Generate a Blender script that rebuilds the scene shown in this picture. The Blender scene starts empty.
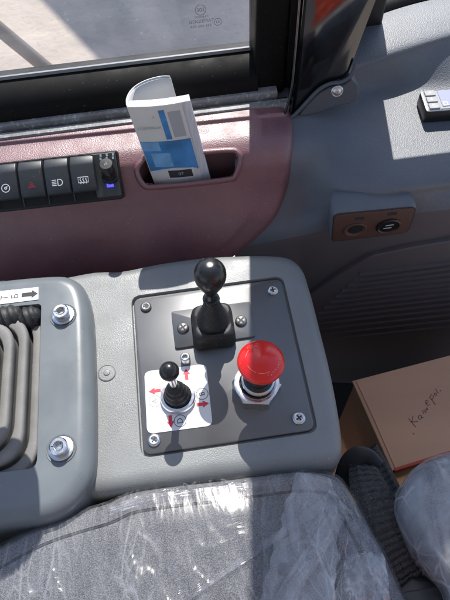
import bpy, bmesh, math, random
from mathutils import Vector as V, Matrix, noise
random.seed(7)
PI = math.pi
scn = bpy.context.scene
COL = scn.collection

# ------------------------------------------------------------------ camera
# rows of RM are the world axes seen from the camera (plate right, plate forward, up)
RM = Matrix(((0.9898, 0.1369, -0.0394), (-0.1378, 0.8487, -0.5105), (-0.0364, 0.5108, 0.8590)))
H, F = 0.4458, 560.0
CAM = V((0, 0, H))
def ray(px, py): return RM @ V(((px - 225) / F, -(py - 300) / F, -1.0))
def at(px, py, z=0.0):
    r = ray(px, py); return CAM + r * ((z - H) / r.z)
def atY(px, py, Y):
    r = ray(px, py); return CAM + r * (Y / r.y)
def atP(px, py, p0, n):
    r = ray(px, py); return CAM + r * ((p0 - CAM).dot(n) / r.dot(n))
def px_of(p):
    q = RM.transposed() @ (V(p) - CAM); return (225 + F * q.x / -q.z, 300 - F * q.y / -q.z)

cam = bpy.data.cameras.new('camera'); co = bpy.data.objects.new('camera', cam); COL.objects.link(co)
q = RM.to_quaternion(); co.rotation_mode = 'QUATERNION'; co.rotation_quaternion = q; co.location = CAM
cam.sensor_width = 36; cam.lens = 36 * F / 600; cam.clip_start = 0.01; cam.clip_end = 200
scn.camera = co

# ------------------------------------------------------------------ materials
def mat(name, col, rough=0.5, metal=0.0, spec=0.5, bump=None, var=None, coat=0.0, rvar=None, stretch=None, speck=None, ior=1.5, grain=None):
    """bump=(scale, strength, distance_m); var=(scale, amount) ; rvar=(scale, amount); speck=(scale, threshold, colour)"""
    m = bpy.data.materials.new(name); m.use_nodes = True
    nt = m.node_tree; N = nt.nodes; L = nt.links
    b = N['Principled BSDF']
    b.inputs['Base Color'].default_value = (*col, 1); b.inputs['Roughness'].default_value = rough
    b.inputs['IOR'].default_value = ior; b.inputs['Metallic'].default_value = metal; b.inputs['Specular IOR Level'].default_value = spec
    b.inputs['Coat Weight'].default_value = coat; b.inputs['Coat Roughness'].default_value = 0.08
    tc = N.new('ShaderNodeTexCoord'); src = tc.outputs['Object']
    if stretch:
        mp = N.new('ShaderNodeMapping'); mp.inputs['Scale'].default_value = stretch
        L.new(src, mp.inputs['Vector']); src = mp.outputs['Vector']
    colout = None
    def nz(scale, detail=4.0):
        n = N.new('ShaderNodeTexNoise'); n.inputs['Scale'].default_value = scale; n.inputs['Detail'].default_value = detail
        L.new(src, n.inputs['Vector']); return n
    if var:
        n = nz(var[0]); mr = N.new('ShaderNodeMapRange')
        mr.inputs['From Min'].default_value = 0.3; mr.inputs['From Max'].default_value = 0.7
        mr.inputs['To Min'].default_value = 1 - var[1]; mr.inputs['To Max'].default_value = 1 + var[1]
        L.new(n.outputs['Fac'], mr.inputs['Value'])
        mx = N.new('ShaderNodeMix'); mx.data_type = 'RGBA'; mx.blend_type = 'MULTIPLY'; mx.inputs['Factor'].default_value = 1
        mx.inputs['A'].default_value = (*col, 1); L.new(mr.outputs['Result'], mx.inputs['B'])
        L.new(mx.outputs['Result'], b.inputs['Base Color']); colout = mx.outputs['Result']
    if speck:
        n = nz(speck[0], 2.0); mr = N.new('ShaderNodeMapRange')
        mr.inputs['From Min'].default_value = speck[1]; mr.inputs['From Max'].default_value = speck[1] + 0.06
        L.new(n.outputs['Fac'], mr.inputs['Value'])
        n2 = nz(60.0, 3.0); mu = N.new('ShaderNodeMath'); mu.operation = 'MULTIPLY'
        L.new(mr.outputs['Result'], mu.inputs[0]); L.new(n2.outputs['Fac'], mu.inputs[1])
        mx = N.new('ShaderNodeMix'); mx.data_type = 'RGBA'
        L.new(mu.outputs['Value'], mx.inputs['Factor'])
        mx.inputs['A'].default_value = (*col, 1); mx.inputs['B'].default_value = (*speck[2], 1)
        if colout: L.new(colout, mx.inputs['A'])
        L.new(mx.outputs['Result'], b.inputs['Base Color'])
    if rvar:
        n = nz(rvar[0]); mr = N.new('ShaderNodeMapRange')
        mr.inputs['From Min'].default_value = 0.3; mr.inputs['From Max'].default_value = 0.7
        mr.inputs['To Min'].default_value = rough - rvar[1]; mr.inputs['To Max'].default_value = rough + rvar[1]
        L.new(n.outputs['Fac'], mr.inputs['Value']); L.new(mr.outputs['Result'], b.inputs['Roughness'])
    if bump:
        n = nz(bump[0], 3.0); bp = N.new('ShaderNodeBump')
        bp.inputs['Strength'].default_value = bump[1]; bp.inputs['Distance'].default_value = bump[2]
        L.new(n.outputs['Fac'], bp.inputs['Height'])
        if grain:
            vo = N.new('ShaderNodeTexVoronoi'); vo.inputs['Scale'].default_value = grain[0]; L.new(src, vo.inputs['Vector'])
            b2 = N.new('ShaderNodeBump'); b2.invert = True; b2.inputs['Strength'].default_value = grain[1]; b2.inputs['Distance'].default_value = .0005
            L.new(vo.outputs['Distance'], b2.inputs['Height']); L.new(bp.outputs['Normal'], b2.inputs['Normal']); L.new(b2.outputs['Normal'], b.inputs['Normal'])
        else: L.new(bp.outputs['Normal'], b.inputs['Normal'])
    return m

def leather_mat(name, col):
    m = mat(name, col, 0.5, var=(25, .06))
    nt = m.node_tree; N = nt.nodes; L = nt.links; b = N['Principled BSDF']
    tc = [n for n in N if n.type == 'TEX_COORD'][0]
    vo = N.new('ShaderNodeTexVoronoi'); vo.inputs['Scale'].default_value = 880
    L.new(tc.outputs['Object'], vo.inputs['Vector'])
    bp = N.new('ShaderNodeBump'); bp.inputs['Strength'].default_value = 0.5; bp.inputs['Distance'].default_value = 0.0005
    bp.invert = True
    L.new(vo.outputs['Distance'], bp.inputs['Height']); L.new(bp.outputs['Normal'], b.inputs['Normal'])
    return m

def film_mat(name, cov, hi, crease, bstr=.5):
    """clear crumpled film: transparent, Fresnel glints on a faceted crease normal, thin white crease lines, milky patches"""
    m = bpy.data.materials.new(name); m.use_nodes = True
    nt = m.node_tree; N = nt.nodes; L = nt.links
    N.remove(N['Principled BSDF']); out = N['Material Output']
    def math_(op, a, b_=None):
        n = N.new('ShaderNodeMath'); n.operation = op
        for i, v in enumerate((a, b_)):
            if v is None: continue
            if isinstance(v, (int, float)): n.inputs[i].default_value = v
            else: L.new(v, n.inputs[i])
        return n.outputs[0]
    def rng(v, a, b_, c, d):
        n = N.new('ShaderNodeMapRange'); L.new(v, n.inputs['Value'])
        for k, x in zip(('From Min', 'From Max', 'To Min', 'To Max'), (a, b_, c, d)): n.inputs[k].default_value = x
        return n.outputs[0]
    tc = N.new('ShaderNodeTexCoord'); mp = N.new('ShaderNodeMapping')
    mp.inputs['Scale'].default_value = (1.0, .30, .6); mp.inputs['Rotation'].default_value = (0, 0, .28); L.new(tc.outputs['Object'], mp.inputs['Vector'])
    nd = N.new('ShaderNodeTexNoise'); nd.inputs['Scale'].default_value = 22; nd.inputs['Detail'].default_value = 3; L.new(mp.outputs[0], nd.inputs['Vector'])
    vm = N.new('ShaderNodeVectorMath'); vm.operation = 'MULTIPLY_ADD'; L.new(nd.outputs['Color'], vm.inputs[0]); vm.inputs[1].default_value = (.03, .03, .03); L.new(mp.outputs[0], vm.inputs[2])
    def vor(scale, feat):
        n = N.new('ShaderNodeTexVoronoi'); n.feature = feat; n.inputs['Scale'].default_value = scale; L.new(vm.outputs[0], n.inputs['Vector']); return n.outputs['Distance']
    def nz(scale, det=4, dist=0.0):
        n = N.new('ShaderNodeTexNoise'); n.inputs['Scale'].default_value = scale; n.inputs['Detail'].default_value = det; n.inputs['Distortion'].default_value = dist
        L.new(mp.outputs[0], n.inputs['Vector']); return n.outputs['Fac']
    h = math_('ADD', vor(48, 'F1'), math_('MULTIPLY', vor(130, 'F1'), .35)); h = math_('ADD', h, math_('MULTIPLY', nz(60, 5, 1.2), .8))
    bp = N.new('ShaderNodeBump'); bp.inputs['Strength'].default_value = bstr; bp.inputs['Distance'].default_value = .003; L.new(h, bp.inputs['Height'])
    tr = N.new('ShaderNodeBsdfTransparent'); tr.inputs['Color'].default_value = (.95, .95, .96, 1)
    gl = N.new('ShaderNodeBsdfGlossy'); gl.inputs['Roughness'].default_value = .24; L.new(bp.outputs[0], gl.inputs['Normal'])
    fr = N.new('ShaderNodeFresnel'); fr.inputs['IOR'].default_value = 1.55; L.new(bp.outputs[0], fr.inputs['Normal'])
    m1 = N.new('ShaderNodeMixShader'); L.new(math_('MINIMUM', fr.outputs[0], .16), m1.inputs['Fac']); L.new(tr.outputs[0], m1.inputs[1]); L.new(gl.outputs[0], m1.inputs[2])
    df = N.new('ShaderNodeBsdfDiffuse'); df.inputs['Color'].default_value = (.74, .76, .80, 1); L.new(bp.outputs[0], df.inputs['Normal'])
    line = math_('MAXIMUM', rng(vor(48, 'DISTANCE_TO_EDGE'), .0, .045, 1, 0), math_('MULTIPLY', rng(vor(105, 'DISTANCE_TO_EDGE'), .0, .07, 1, 0), .6))
    line = math_('MULTIPLY', line, rng(nz(26, 3), .46, .66, 0, crease))
    fac = math_('ADD', rng(nz(34, 6, 2.2), .38, .72, cov, hi), line)
    m2 = N.new('ShaderNodeMixShader'); L.new(fac, m2.inputs['Fac']); L.new(m1.outputs[0], m2.inputs[1]); L.new(df.outputs[0], m2.inputs[2]); L.new(m2.outputs[0], out.inputs['Surface'])
    return m

def glass_mat(name):
    m = bpy.data.materials.new(name); m.use_nodes = True
    nt = m.node_tree; N = nt.nodes; L = nt.links
    N.remove(N['Principled BSDF']); out = N['Material Output']
    tr = N.new('ShaderNodeBsdfTransparent'); tr.inputs['Color'].default_value = (0.86, 0.88, 0.9, 1)
    gl = N.new('ShaderNodeBsdfGlossy'); gl.inputs['Roughness'].default_value = 0.03
    fr = N.new('ShaderNodeFresnel'); fr.inputs['IOR'].default_value = 1.5
    m1 = N.new('ShaderNodeMixShader'); L.new(fr.outputs[0], m1.inputs['Fac']); L.new(tr.outputs[0], m1.inputs[1]); L.new(gl.outputs[0], m1.inputs[2])
    di = N.new('ShaderNodeBsdfTranslucent'); di.inputs['Color'].default_value = (0.62, 0.62, 0.68, 1)      # dust on the pane
    d2 = N.new('ShaderNodeBsdfDiffuse'); d2.inputs['Color'].default_value = (0.62, 0.62, 0.68, 1)
    md = N.new('ShaderNodeMixShader'); L.new(di.outputs[0], md.inputs[1]); L.new(d2.outputs[0], md.inputs[2])
    tc = N.new('ShaderNodeTexCoord')
    n1 = N.new('ShaderNodeTexNoise'); n1.inputs['Scale'].default_value = 16; n1.inputs['Detail'].default_value = 8; n1.inputs['Distortion'].default_value = 1.0
    n2 = N.new('ShaderNodeTexNoise'); n2.inputs['Scale'].default_value = 300; n2.inputs['Detail'].default_value = 3
    for n in (n1, n2): L.new(tc.outputs['Object'], n.inputs['Vector'])
    r1 = N.new('ShaderNodeMapRange'); r1.inputs['From Min'].default_value = .35; r1.inputs['From Max'].default_value = .75; r1.inputs['To Min'].default_value = 0.05; r1.inputs['To Max'].default_value = 0.20
    r2 = N.new('ShaderNodeMapRange'); r2.inputs['From Min'].default_value = .66; r2.inputs['From Max'].default_value = .8; r2.inputs['To Max'].default_value = 0.25
    L.new(n1.outputs['Fac'], r1.inputs['Value']); L.new(n2.outputs['Fac'], r2.inputs['Value'])
    ad = N.new('ShaderNodeMath'); ad.operation = 'ADD'; L.new(r1.outputs[0], ad.inputs[0]); L.new(r2.outputs[0], ad.inputs[1])
    m2 = N.new('ShaderNodeMixShader'); L.new(ad.outputs[0], m2.inputs['Fac']); L.new(m1.outputs[0], m2.inputs[1]); L.new(md.outputs[0], m2.inputs[2])
    L.new(m2.outputs[0], out.inputs['Surface'])
    return m

def fabric_mat(name, col, hi):
    m = mat(name, col, 0.9, spec=0.15)
    nt = m.node_tree; N = nt.nodes; L = nt.links; b = N['Principled BSDF']
    tc = [n for n in N if n.type == 'TEX_COORD'][0]
    n1 = N.new('ShaderNodeTexNoise'); n1.inputs['Scale'].default_value = 1250; n1.inputs['Detail'].default_value = 2
    n2 = N.new('ShaderNodeTexNoise'); n2.inputs['Scale'].default_value = 70; n2.inputs['Detail'].default_value = 4
    for n in (n1, n2): L.new(tc.outputs['Object'], n.inputs['Vector'])
    r = N.new('ShaderNodeMapRange'); r.inputs['From Min'].default_value = .38; r.inputs['From Max'].default_value = .64
    L.new(n1.outputs['Fac'], r.inputs['Value'])
    mx = N.new('ShaderNodeMix'); mx.data_type = 'RGBA'; mx.inputs['A'].default_value = (*col, 1); mx.inputs['B'].default_value = (*hi, 1)
    L.new(r.outputs[0], mx.inputs['Factor']); L.new(mx.outputs['Result'], b.inputs['Base Color'])
    ad = N.new('ShaderNodeMath'); ad.operation = 'ADD'; L.new(n1.outputs['Fac'], ad.inputs[0]); L.new(n2.outputs['Fac'], ad.inputs[1])
    bp = N.new('ShaderNodeBump'); bp.inputs['Strength'].default_value = 0.7; bp.inputs['Distance'].default_value = 0.0012
    L.new(ad.outputs[0], bp.inputs['Height']); L.new(bp.outputs['Normal'], b.inputs['Normal'])
    return m

M = {}
M['grey'] = mat('grey_moulded_plastic', (.215, .222, .220), .46, spec=.7, bump=(900, .2, .0004), grain=(1050, .2), var=(14, .10), rvar=(30, .12), speck=(420, .69, (.42, .42, .4)))
M['grey2'] = mat('grey_lever_cover_plastic', (.16, .178, .19), .33, bump=(700, .05, .0003), var=(20, .05), rvar=(40, .08), speck=(600, .7, (.4, .4, .4)))
M['trim'] = leather_mat('grained_trim_plastic', (.135, .147, .168))
M['trimwarm'] = mat('trim_plastic_warm_shade', (.125, .108, .114), .55, bump=(700, .3, .0004))  # grey trim browned: warm bounce and shade put into the colour
M['burg'] = mat('burgundy_dash_plastic', (.185, .068, .078), .5, spec=.6, ior=1.85, grain=(800, .3), bump=(850, .25, .0004), var=(22, .1), rvar=(50, .1), speck=(520, .69, (.5, .38, .38)))
M['plate'] = mat('satin_black_plate', (.042, .042, .043), .47, spec=.7, ior=2.0, bump=(1200, .12, .0002), var=(22, .28), rvar=(28, .08), speck=(700, .71, (.16, .16, .16)))
M['black'] = mat('black_plastic', (.012, .012, .013), .35, bump=(800, .1, .0003), speck=(600, .68, (.12, .12, .12)))
M['blackknob'] = mat('black_knob_plastic', (.014, .014, .015), .26, rvar=(90, .06), speck=(500, .7, (.07, .07, .07)))
M['gloss'] = mat('gloss_black_cover', (.006, .006, .008), .09, ior=1.9, speck=(500, .72, (.06, .06, .06)))
M['rubber'] = mat('black_rubber', (.018, .018, .019), .55, bump=(500, .2, .0004), speck=(450, .62, (.1, .1, .1)))
M['grub'] = mat('grey_rubber', (.20, .195, .185), .62, bump=(600, .2, .0004), var=(60, .12), speck=(450, .64, (.3, .29, .27)))
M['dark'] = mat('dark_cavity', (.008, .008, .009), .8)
M['chrome'] = mat('bright_metal', (.70, .70, .70), .24, metal=1, bump=(300, .08, .0003), rvar=(200, .1))
M['zinc'] = mat('zinc_plated_steel', (.62, .63, .63), .34, metal=1, bump=(600, .2, .0003), rvar=(250, .1))
M['red'] = mat('red_button_plastic', (.72, .014, .012), .36, rvar=(120, .06), bump=(600, .05, .0002), coat=.25, speck=(800, .71, (.85, .5, .45)))
M['white'] = mat('white_label_film', (.80, .80, .80), .4, var=(60, .03), speck=(500, .7, (.5, .5, .5)))
M['paper'] = mat('glossy_white_paper', (.62, .615, .60), .4, var=(40, .04))
M['pages'] = mat('stacked_page_edges', (.56, .58, .62), .6, var=(900, .16), stretch=(1, .05, .05))
M['pgrey'] = mat('grey_print', (.36, .38, .40), .4)
M['blue'] = mat('blue_print', (.05, .22, .50), .4, var=(32, .45))
M['lblue'] = mat('pale_blue_print', (.16, .36, .62), .4, var=(50, .3))
M['redp'] = mat('red_print', (.68, .03, .06), .45)
M['ink'] = mat('dark_ink', (.03, .03, .035), .6)
M['gink'] = mat('grey_ink', (.30, .30, .31), .6)
M['icon'] = mat('white_icon_ink', (.62, .64, .66), .5)
M['redicon'] = mat('red_icon_ink', (.30, .03, .04), .5)
M['switch'] = mat('switch_plastic', (.030, .034, .039), .42, bump=(900, .1, .0003), speck=(600, .66, (.12, .12, .12)))
M['bezel'] = mat('switch_bezel_plastic', (.05, .058, .055), .4, speck=(600, .66, (.16, .16, .16)))
M['card'] = mat('brown_cardboard', (.60, .33, .20), .75, bump=(260, .4, .0007), var=(11, .14), stretch=(.10, 1, 1))
M['cardred'] = mat('red_printed_cardboard', (.55, .09, .035), .7, var=(60, .15))
M['fabric'] = fabric_mat('grey_seat_fabric', (.10, .10, .107), (.25, .25, .262))
M['pipe'] = mat('dark_seam', (.035, .035, .038), .9)
M['film'] = film_mat('clear_plastic_film', .0, .075, .22, .26)
M['film2'] = film_mat('milky_plastic_film', .12, .36, .32, .28)
M['film3'] = film_mat('thick_milky_film', .22, .48, .5, .7)
M['web'] = mat('black_webbing', (.020, .021, .024), .5, spec=.7, bump=(900, .9, .0008), grain=(620, .8), speck=(700, .6, (.12, .12, .13)))
M['glass'] = glass_mat('dusty_window_glass')
M['steel'] = mat('grey_painted_rail', (.22, .222, .222), .5, spec=.5, bump=(400, .4, .0006), var=(60, .25), speck=(300, .58, (.55, .55, .55)))
M['seal'] = mat('window_rubber', (.006, .006, .006), .55, spec=.12, rvar=(40, .1), speck=(400, .7, (.1, .1, .1)))
M['sand'] = mat('dry_sandy_ground', (.41, .345, .285), .95, bump=(10, .5, .03), var=(2.6, .14), speck=(26, .63, (.30, .26, .23)))
M['floor'] = mat('cab_floor_mat', (.03, .028, .027), .8, bump=(200, .4, .001))
M['lcd'] = mat('lcd_panel', (.28, .30, .42), .25)
M['btn'] = mat('grey_key_rubber', (.24, .25, .27), .5)
M['podface'] = mat('fascia_red_bounce', (.105, .056, .046), .45, bump=(700, .2, .0003))  # reddish bounce light put into the fascia colour
M['steelout'] = mat('weathered_paint', (.16, .14, .13), .6, var=(5, .2))
M['flange'] = mat('dark_grey_flange', (.075, .085, .10), .5, bump=(800, .3, .0004))
M['strap'] = mat('smooth_strap', (.045, .050, .058), .5, bump=(900, .4, .0004))
M['lining'] = mat('grey_lining', (.5, .49, .48), .9, bump=(80, .3, .001))
M['pen'] = mat('faded_pen_ink', (.10, .055, .04), .7)
M['stamp'] = mat('etched_stamp', (.05, .05, .06), .7)
M['stamp'].node_tree.nodes['Principled BSDF'].inputs['Alpha'].default_value = .42
M['orange'] = mat('orange_red_sheet', (.55, .07, .03), .5, var=(20, .1))
m = mat('blue_led', (.05, .05, .5), .4); b = m.node_tree.nodes['Principled BSDF']
b.inputs['Emission Color'].default_value = (.10, .09, 1, 1); b.inputs['Emission Strength'].default_value = 0.9; M['led'] = m

# ------------------------------------------------------------------ object helpers
def link(name, me, parent=None, m=None):
    o = bpy.data.objects.new(name, me); COL.objects.link(o)
    if parent is not None: o.parent = parent
    if m is not None: me.materials.append(M[m])
    return o
def thing(name, label, cat, loc=None, group=None):
    o = bpy.data.objects.new(name, None); COL.objects.link(o); o.empty_display_size = .02
    if loc is not None: o.location = loc
    return tag(o, label, cat, group)
def tag(o, label, cat, group=None):
    o['label'] = label; o['category'] = cat
    if group: o['group'] = group
    return o
def invp(parent):
    o = V((0, 0, 0))
    while parent is not None: o -= V(parent.location); parent = parent.parent
    return Matrix.Translation(o)

class MB:
    def __init__(s): s.v = []; s.f = []
    def add(s, vs, fs):
        n = len(s.v); s.v += [V(p) for p in vs]; s.f += [tuple(i + n for i in f) for f in fs]; return s
    def loft(s, rings, cap0=False, cap1=True, closed=True):
        n = len(rings[0]); vs = [p for r in rings for p in r]; fs = []
        for k in range(len(rings) - 1):
            for i in range(n if closed else n - 1):
                j = (i + 1) % n
                fs.append((k * n + i, k * n + j, (k + 1) * n + j, (k + 1) * n + i))
        if cap0: fs.append(tuple(range(n - 1, -1, -1)))
        if cap1: fs.append(tuple((len(rings) - 1) * n + i for i in range(n)))
        return s.add(vs, fs)
    def lathe(s, prof, mtx, n=40, cap0=False, cap1=True):
        rings = [[mtx @ V((r * math.cos(2 * PI * i / n), r * math.sin(2 * PI * i / n), z)) for i in range(n)] for r, z in prof]
        return s.loft(rings, cap0, cap1)
    def tube(s, pts, r, n=8, closed=False, rs=None):
        pts = [V(p) for p in pts]; rings = []; up = None
        for i, p in enumerate(pts):
            a = pts[i - 1] if (i > 0 or closed) else pts[i]; b_ = pts[(i + 1) % len(pts)] if (i < len(pts) - 1 or closed) else pts[i]
            t = (b_ - a).normalized()
            if up is None: up = V((0, 0, 1)) if abs(t.z) < .9 else V((0, 1, 0))
            x = t.cross(up).normalized(); up = x.cross(t).normalized()
            rr = rs[i] if rs else r
            rings.append([p + x * rr * math.cos(2 * PI * k / n) + up * rr * math.sin(2 * PI * k / n) for k in range(n)])
        if closed: rings.append(rings[0])
        return s.loft(rings, not closed, not closed)
    def box(s, mtx, lo, hi):
        c = [mtx @ V((x, y, z)) for z in (lo[2], hi[2]) for x, y in ((lo[0], lo[1]), (hi[0], lo[1]), (hi[0], hi[1]), (lo[0], hi[1]))]
        return s.add(c, [(3, 2, 1, 0), (4, 5, 6, 7), (0, 1, 5, 4), (1, 2, 6, 5), (2, 3, 7, 6), (3, 0, 4, 7)])
    def grid(s, rows, flip=False):
        n = len(rows[0]); fs = []
        for a in range(len(rows) - 1):
            for i in range(n - 1):
                f = (a * n + i, a * n + i + 1, (a + 1) * n + i + 1, (a + 1) * n + i)
                fs.append(f[::-1] if flip else f)
        return s.add([p for r in rows for p in r], fs)
    def build(s, name, m, parent=None, bevel=0, angle=38, smooth=True, segs=2, sub=0, thick=0):
        me = bpy.data.meshes.new(name); T = invp(parent)
        me.from_pydata([T @ p for p in s.v], [], s.f)
        bm = bmesh.new(); bm.from_mesh(me); bmesh.ops.remove_doubles(bm, verts=bm.verts, dist=1e-6)
        bmesh.ops.recalc_face_normals(bm, faces=bm.faces); bm.to_mesh(me); bm.free()
        if smooth:
            me.polygons.foreach_set('use_smooth', [True] * len(me.polygons)); me.set_sharp_from_angle(angle=math.radians(angle))
        o = link(name, me, parent, m)
        if thick:
            md = o.modifiers.new('thick', 'SOLIDIFY'); md.thickness = thick; md.offset = -1
        if bevel:
            md = o.modifiers.new('bevel', 'BEVEL'); md.width = bevel; md.segments = segs; md.limit_method = 'ANGLE'; md.angle_limit = math.radians(40)
            md.harden_normals = True
        if sub:
            md = o.modifiers.new('sub', 'SUBSURF'); md.levels = sub; md.render_levels = sub
        return o

def frame(o, x, n):
    """local frame: x axis, normal as z"""
    z = V(n).normalized(); x = V(x); x = (x - z * x.dot(z)).normalized(); y = z.cross(x)
    m = Matrix((x, y, z)).transposed().to_4x4(); m.translation = V(o); return m
def rounded(pts, r, seg=8):
    """2D polygon (CCW) with rounded corners; r scalar or list"""
    out = []; n = len(pts)
    for i, p in enumerate(pts):
        p = V(p[:2]); a = V(pts[i - 1][:2]); b_ = V(pts[(i + 1) % n][:2]); rr = r[i] if isinstance(r, (list, tuple)) else r
        if rr <= 0: out.append(p); continue
        d1 = (a - p).normalized(); d2 = (b_ - p).normalized(); ang = d1.angle(d2); d = min(rr / math.tan(ang / 2), .49 * (a - p).length, .49 * (b_ - p).length)
        p1 = p + d1 * d; p2 = p + d2 * d
        for k in range(seg + 1):
            t = k / seg; out.append(p1 * (1 - t) ** 2 + p * 2 * t * (1 - t) * .86 + p2 * t * t + (p1 + p2) * .5 * 2 * t * (1 - t) * .14)
    return out
def rrect(w, h, r, seg=8): return rounded([(-w / 2, -h / 2), (w / 2, -h / 2), (w / 2, h / 2), (-w / 2, h / 2)], r, seg)
def resample(pts, n, closed=True):
    P = [V(p) for p in pts] + ([V(pts[0])] if closed else []); d = [0]
    for i in range(1, len(P)): d.append(d[-1] + (P[i] - P[i - 1]).length)
    out = []; j = 0
    for k in range(n):
        t = d[-1] * k / (n if closed else n - 1)
        while j < len(P) - 2 and d[j + 1] < t: j += 1
        u = 0 if d[j + 1] == d[j] else (t - d[j]) / (d[j + 1] - d[j]); out.append(P[j].lerp(P[j + 1], min(1, u)))
    return out
def catmull(pts, n, closed=False):
    P = [V(p) for p in pts]; m_ = len(P); out = []; segs = m_ if closed else m_ - 1
    for i in range(segs):
        p1, p2 = P[i], P[(i + 1) % m_]
        p0 = P[i - 1] if (i > 0 or closed) else p1 * 2 - p2; p3 = P[(i + 2) % m_] if (i + 2 < m_ or closed) else p2 * 2 - p1
        for k in range(n):
            t = k / n; out.append(.5 * ((2 * p1) + (p2 - p0) * t + (2 * p0 - 5 * p1 + 4 * p2 - p3) * t * t + (3 * p1 - p0 - 3 * p2 + p3) * t ** 3))
    if not closed: out.append(P[-1].copy())
    return out
def area2(p): return sum(p[i - 1].x * p[i].y - p[i].x * p[i - 1].y for i in range(len(p))) / 2
def inset(p, d):
    n = len(p); out = []
    for i in range(n):
        a, b_, c = p[i - 1], p[i], p[(i + 1) % n]; e1 = (b_ - a).normalized(); e2 = (c - b_).normalized()
        n1 = V((-e1.y, e1.x)); n2 = V((-e2.y, e2.x)); k = (n1 + n2)
        if k.length < 1e-6: k = n1
        k.normalize(); out.append(b_ + k * d / max(.4, k.dot(n1)))
    return out
def slab(mb, outline, prof, mtx=Matrix.Identity(4), cap0=False, cap1=True):
    """outline 2D CCW; prof list of (inset, z)"""
    o2 = [V(p[:2]) for p in outline]
    if area2(o2) < 0: o2.reverse()
    rings = [[mtx @ V((p.x, p.y, z)) for p in inset(o2, d)] for d, z in prof]
    return mb.loft(rings, cap0, cap1)
def bevprof(r, z1, z0, n=4): return [(0, z0)] + [(r * (1 - math.cos(t * PI / 2 / n)), z1 - r + r * math.sin(t * PI / 2 / n)) for t in range(n + 1)]
def w2(pts): return [V((p.x, p.y)) for p in pts]

def text(body, name, m, parent, mtx, size, ext=.00008, align='CENTER', spacing=1.0):
    cu = bpy.data.curves.new('txt', 'FONT'); cu.body = body; cu.size = size; cu.extrude = ext; cu.align_x = align; cu.align_y = 'CENTER'
    cu.space_character = spacing
    t = bpy.data.objects.new('txt', cu); COL.objects.link(t)
    dg = bpy.context.evaluated_depsgraph_get(); me = bpy.data.meshes.new_from_object(t.evaluated_get(dg))
    COL.objects.unlink(t); bpy.data.objects.remove(t); me.name = name
    me.transform(invp(parent) @ mtx); me.materials.clear()
    return link(name, me, parent, m)
def strokes(lines, r, mtx, h=.00012):
    """flat ribbons lying on a surface, as thin raised tubes squashed along the normal"""
    mb = MB()
    for ln in lines:
        closed = ln[0] == ln[-1] and len(ln) > 2
        P = [V((x, y, 0)) for x, y in (ln[:-1] if closed else ln)]
        n = len(P); L_ = []; R_ = []
        for i in range(n):
            a = P[i - 1] if (i > 0 or closed) else P[i]; b_ = P[(i + 1) % n] if (i < n - 1 or closed) else P[i]
            t = (b_ - a).normalized(); k = V((-t.y, t.x, 0)) * r; L_.append(P[i] + k); R_.append(P[i] - k)
        if closed: L_.append(L_[0]); R_.append(R_[0])
        up = V((0, 0, h))
        rings = [[mtx @ a, mtx @ (a + up), mtx @ (b_ + up), mtx @ b_] for a, b_ in zip(L_, R_)]
        mb.loft(rings, not closed, not closed)
    return mb
def circ(cx, cy, r, n=24, a0=0, a1=2 * PI): 
    p = [(cx + r * math.cos(a0 + (a1 - a0) * i / n), cy + r * math.sin(a0 + (a1 - a0) * i / n)) for i in range(n + 1)]
    if abs(a1 - a0 - 2 * PI) < 1e-6: p[-1] = p[0]
    return p
def poly(mb, pts, mtx, z0, z1):
    return slab(mb, [V(p) for p in pts], [(0, z0), (0, z1)], mtx)
UP = V((0, 0, 1)); XA = V((1, 0, 0))
def T(p): return Matrix.Translation(V(p))

# ------------------------------------------------------------------ light
S = V((.1016, .6347, .7660)).normalized()
w = bpy.data.worlds.new('World'); scn.world = w; w.use_nodes = True
nt = w.node_tree; bg = nt.nodes['Background']; sk = nt.nodes.new('ShaderNodeTexSky'); sk.sky_type = 'NISHITA'; sk.sun_disc = False
el = math.asin(S.z); sk.sun_elevation = el; sk.sun_rotation = math.atan2(S.x, S.y)
nt.links.new(sk.outputs[0], bg.inputs['Color']); bg.inputs['Strength'].default_value = 0.15
sl = bpy.data.lights.new('sun', 'SUN'); sl.energy = 5.0; sl.angle = math.radians(.5); sl.color = (1, .95, .88)
so = bpy.data.objects.new('sun', sl); COL.objects.link(so); so.rotation_mode = 'QUATERNION'; so.rotation_quaternion = S.to_track_quat('Z', 'Y'); so.location = S * 3
vs = scn.view_settings; vs.view_transform = 'Standard'; vs.look = 'None'; vs.gamma = 1; vs.exposure = 0.6; vs.use_curve_mapping = False

# ================================================================== SETTING
mb = MB(); rows = []
for j in range(41):
    rows.append([V((-30 + 60 * i / 40, -30 + 60 * j / 40, -1.6)) for i in range(41)])
mb.grid(rows); g = mb.build('ground', 'sand'); g['kind'] = 'structure'; tag(g, 'pale dry sandy ground outside the cab window', 'ground')
mb = MB(); mb.box(Matrix.Identity(4), (-.75, -.6, -.46), (.62, .60, -.42)); fl = mb.build('floor', 'floor'); fl['kind'] = 'structure'; tag(fl, 'dark rubber floor of the cab, in deep shade', 'floor')

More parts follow.
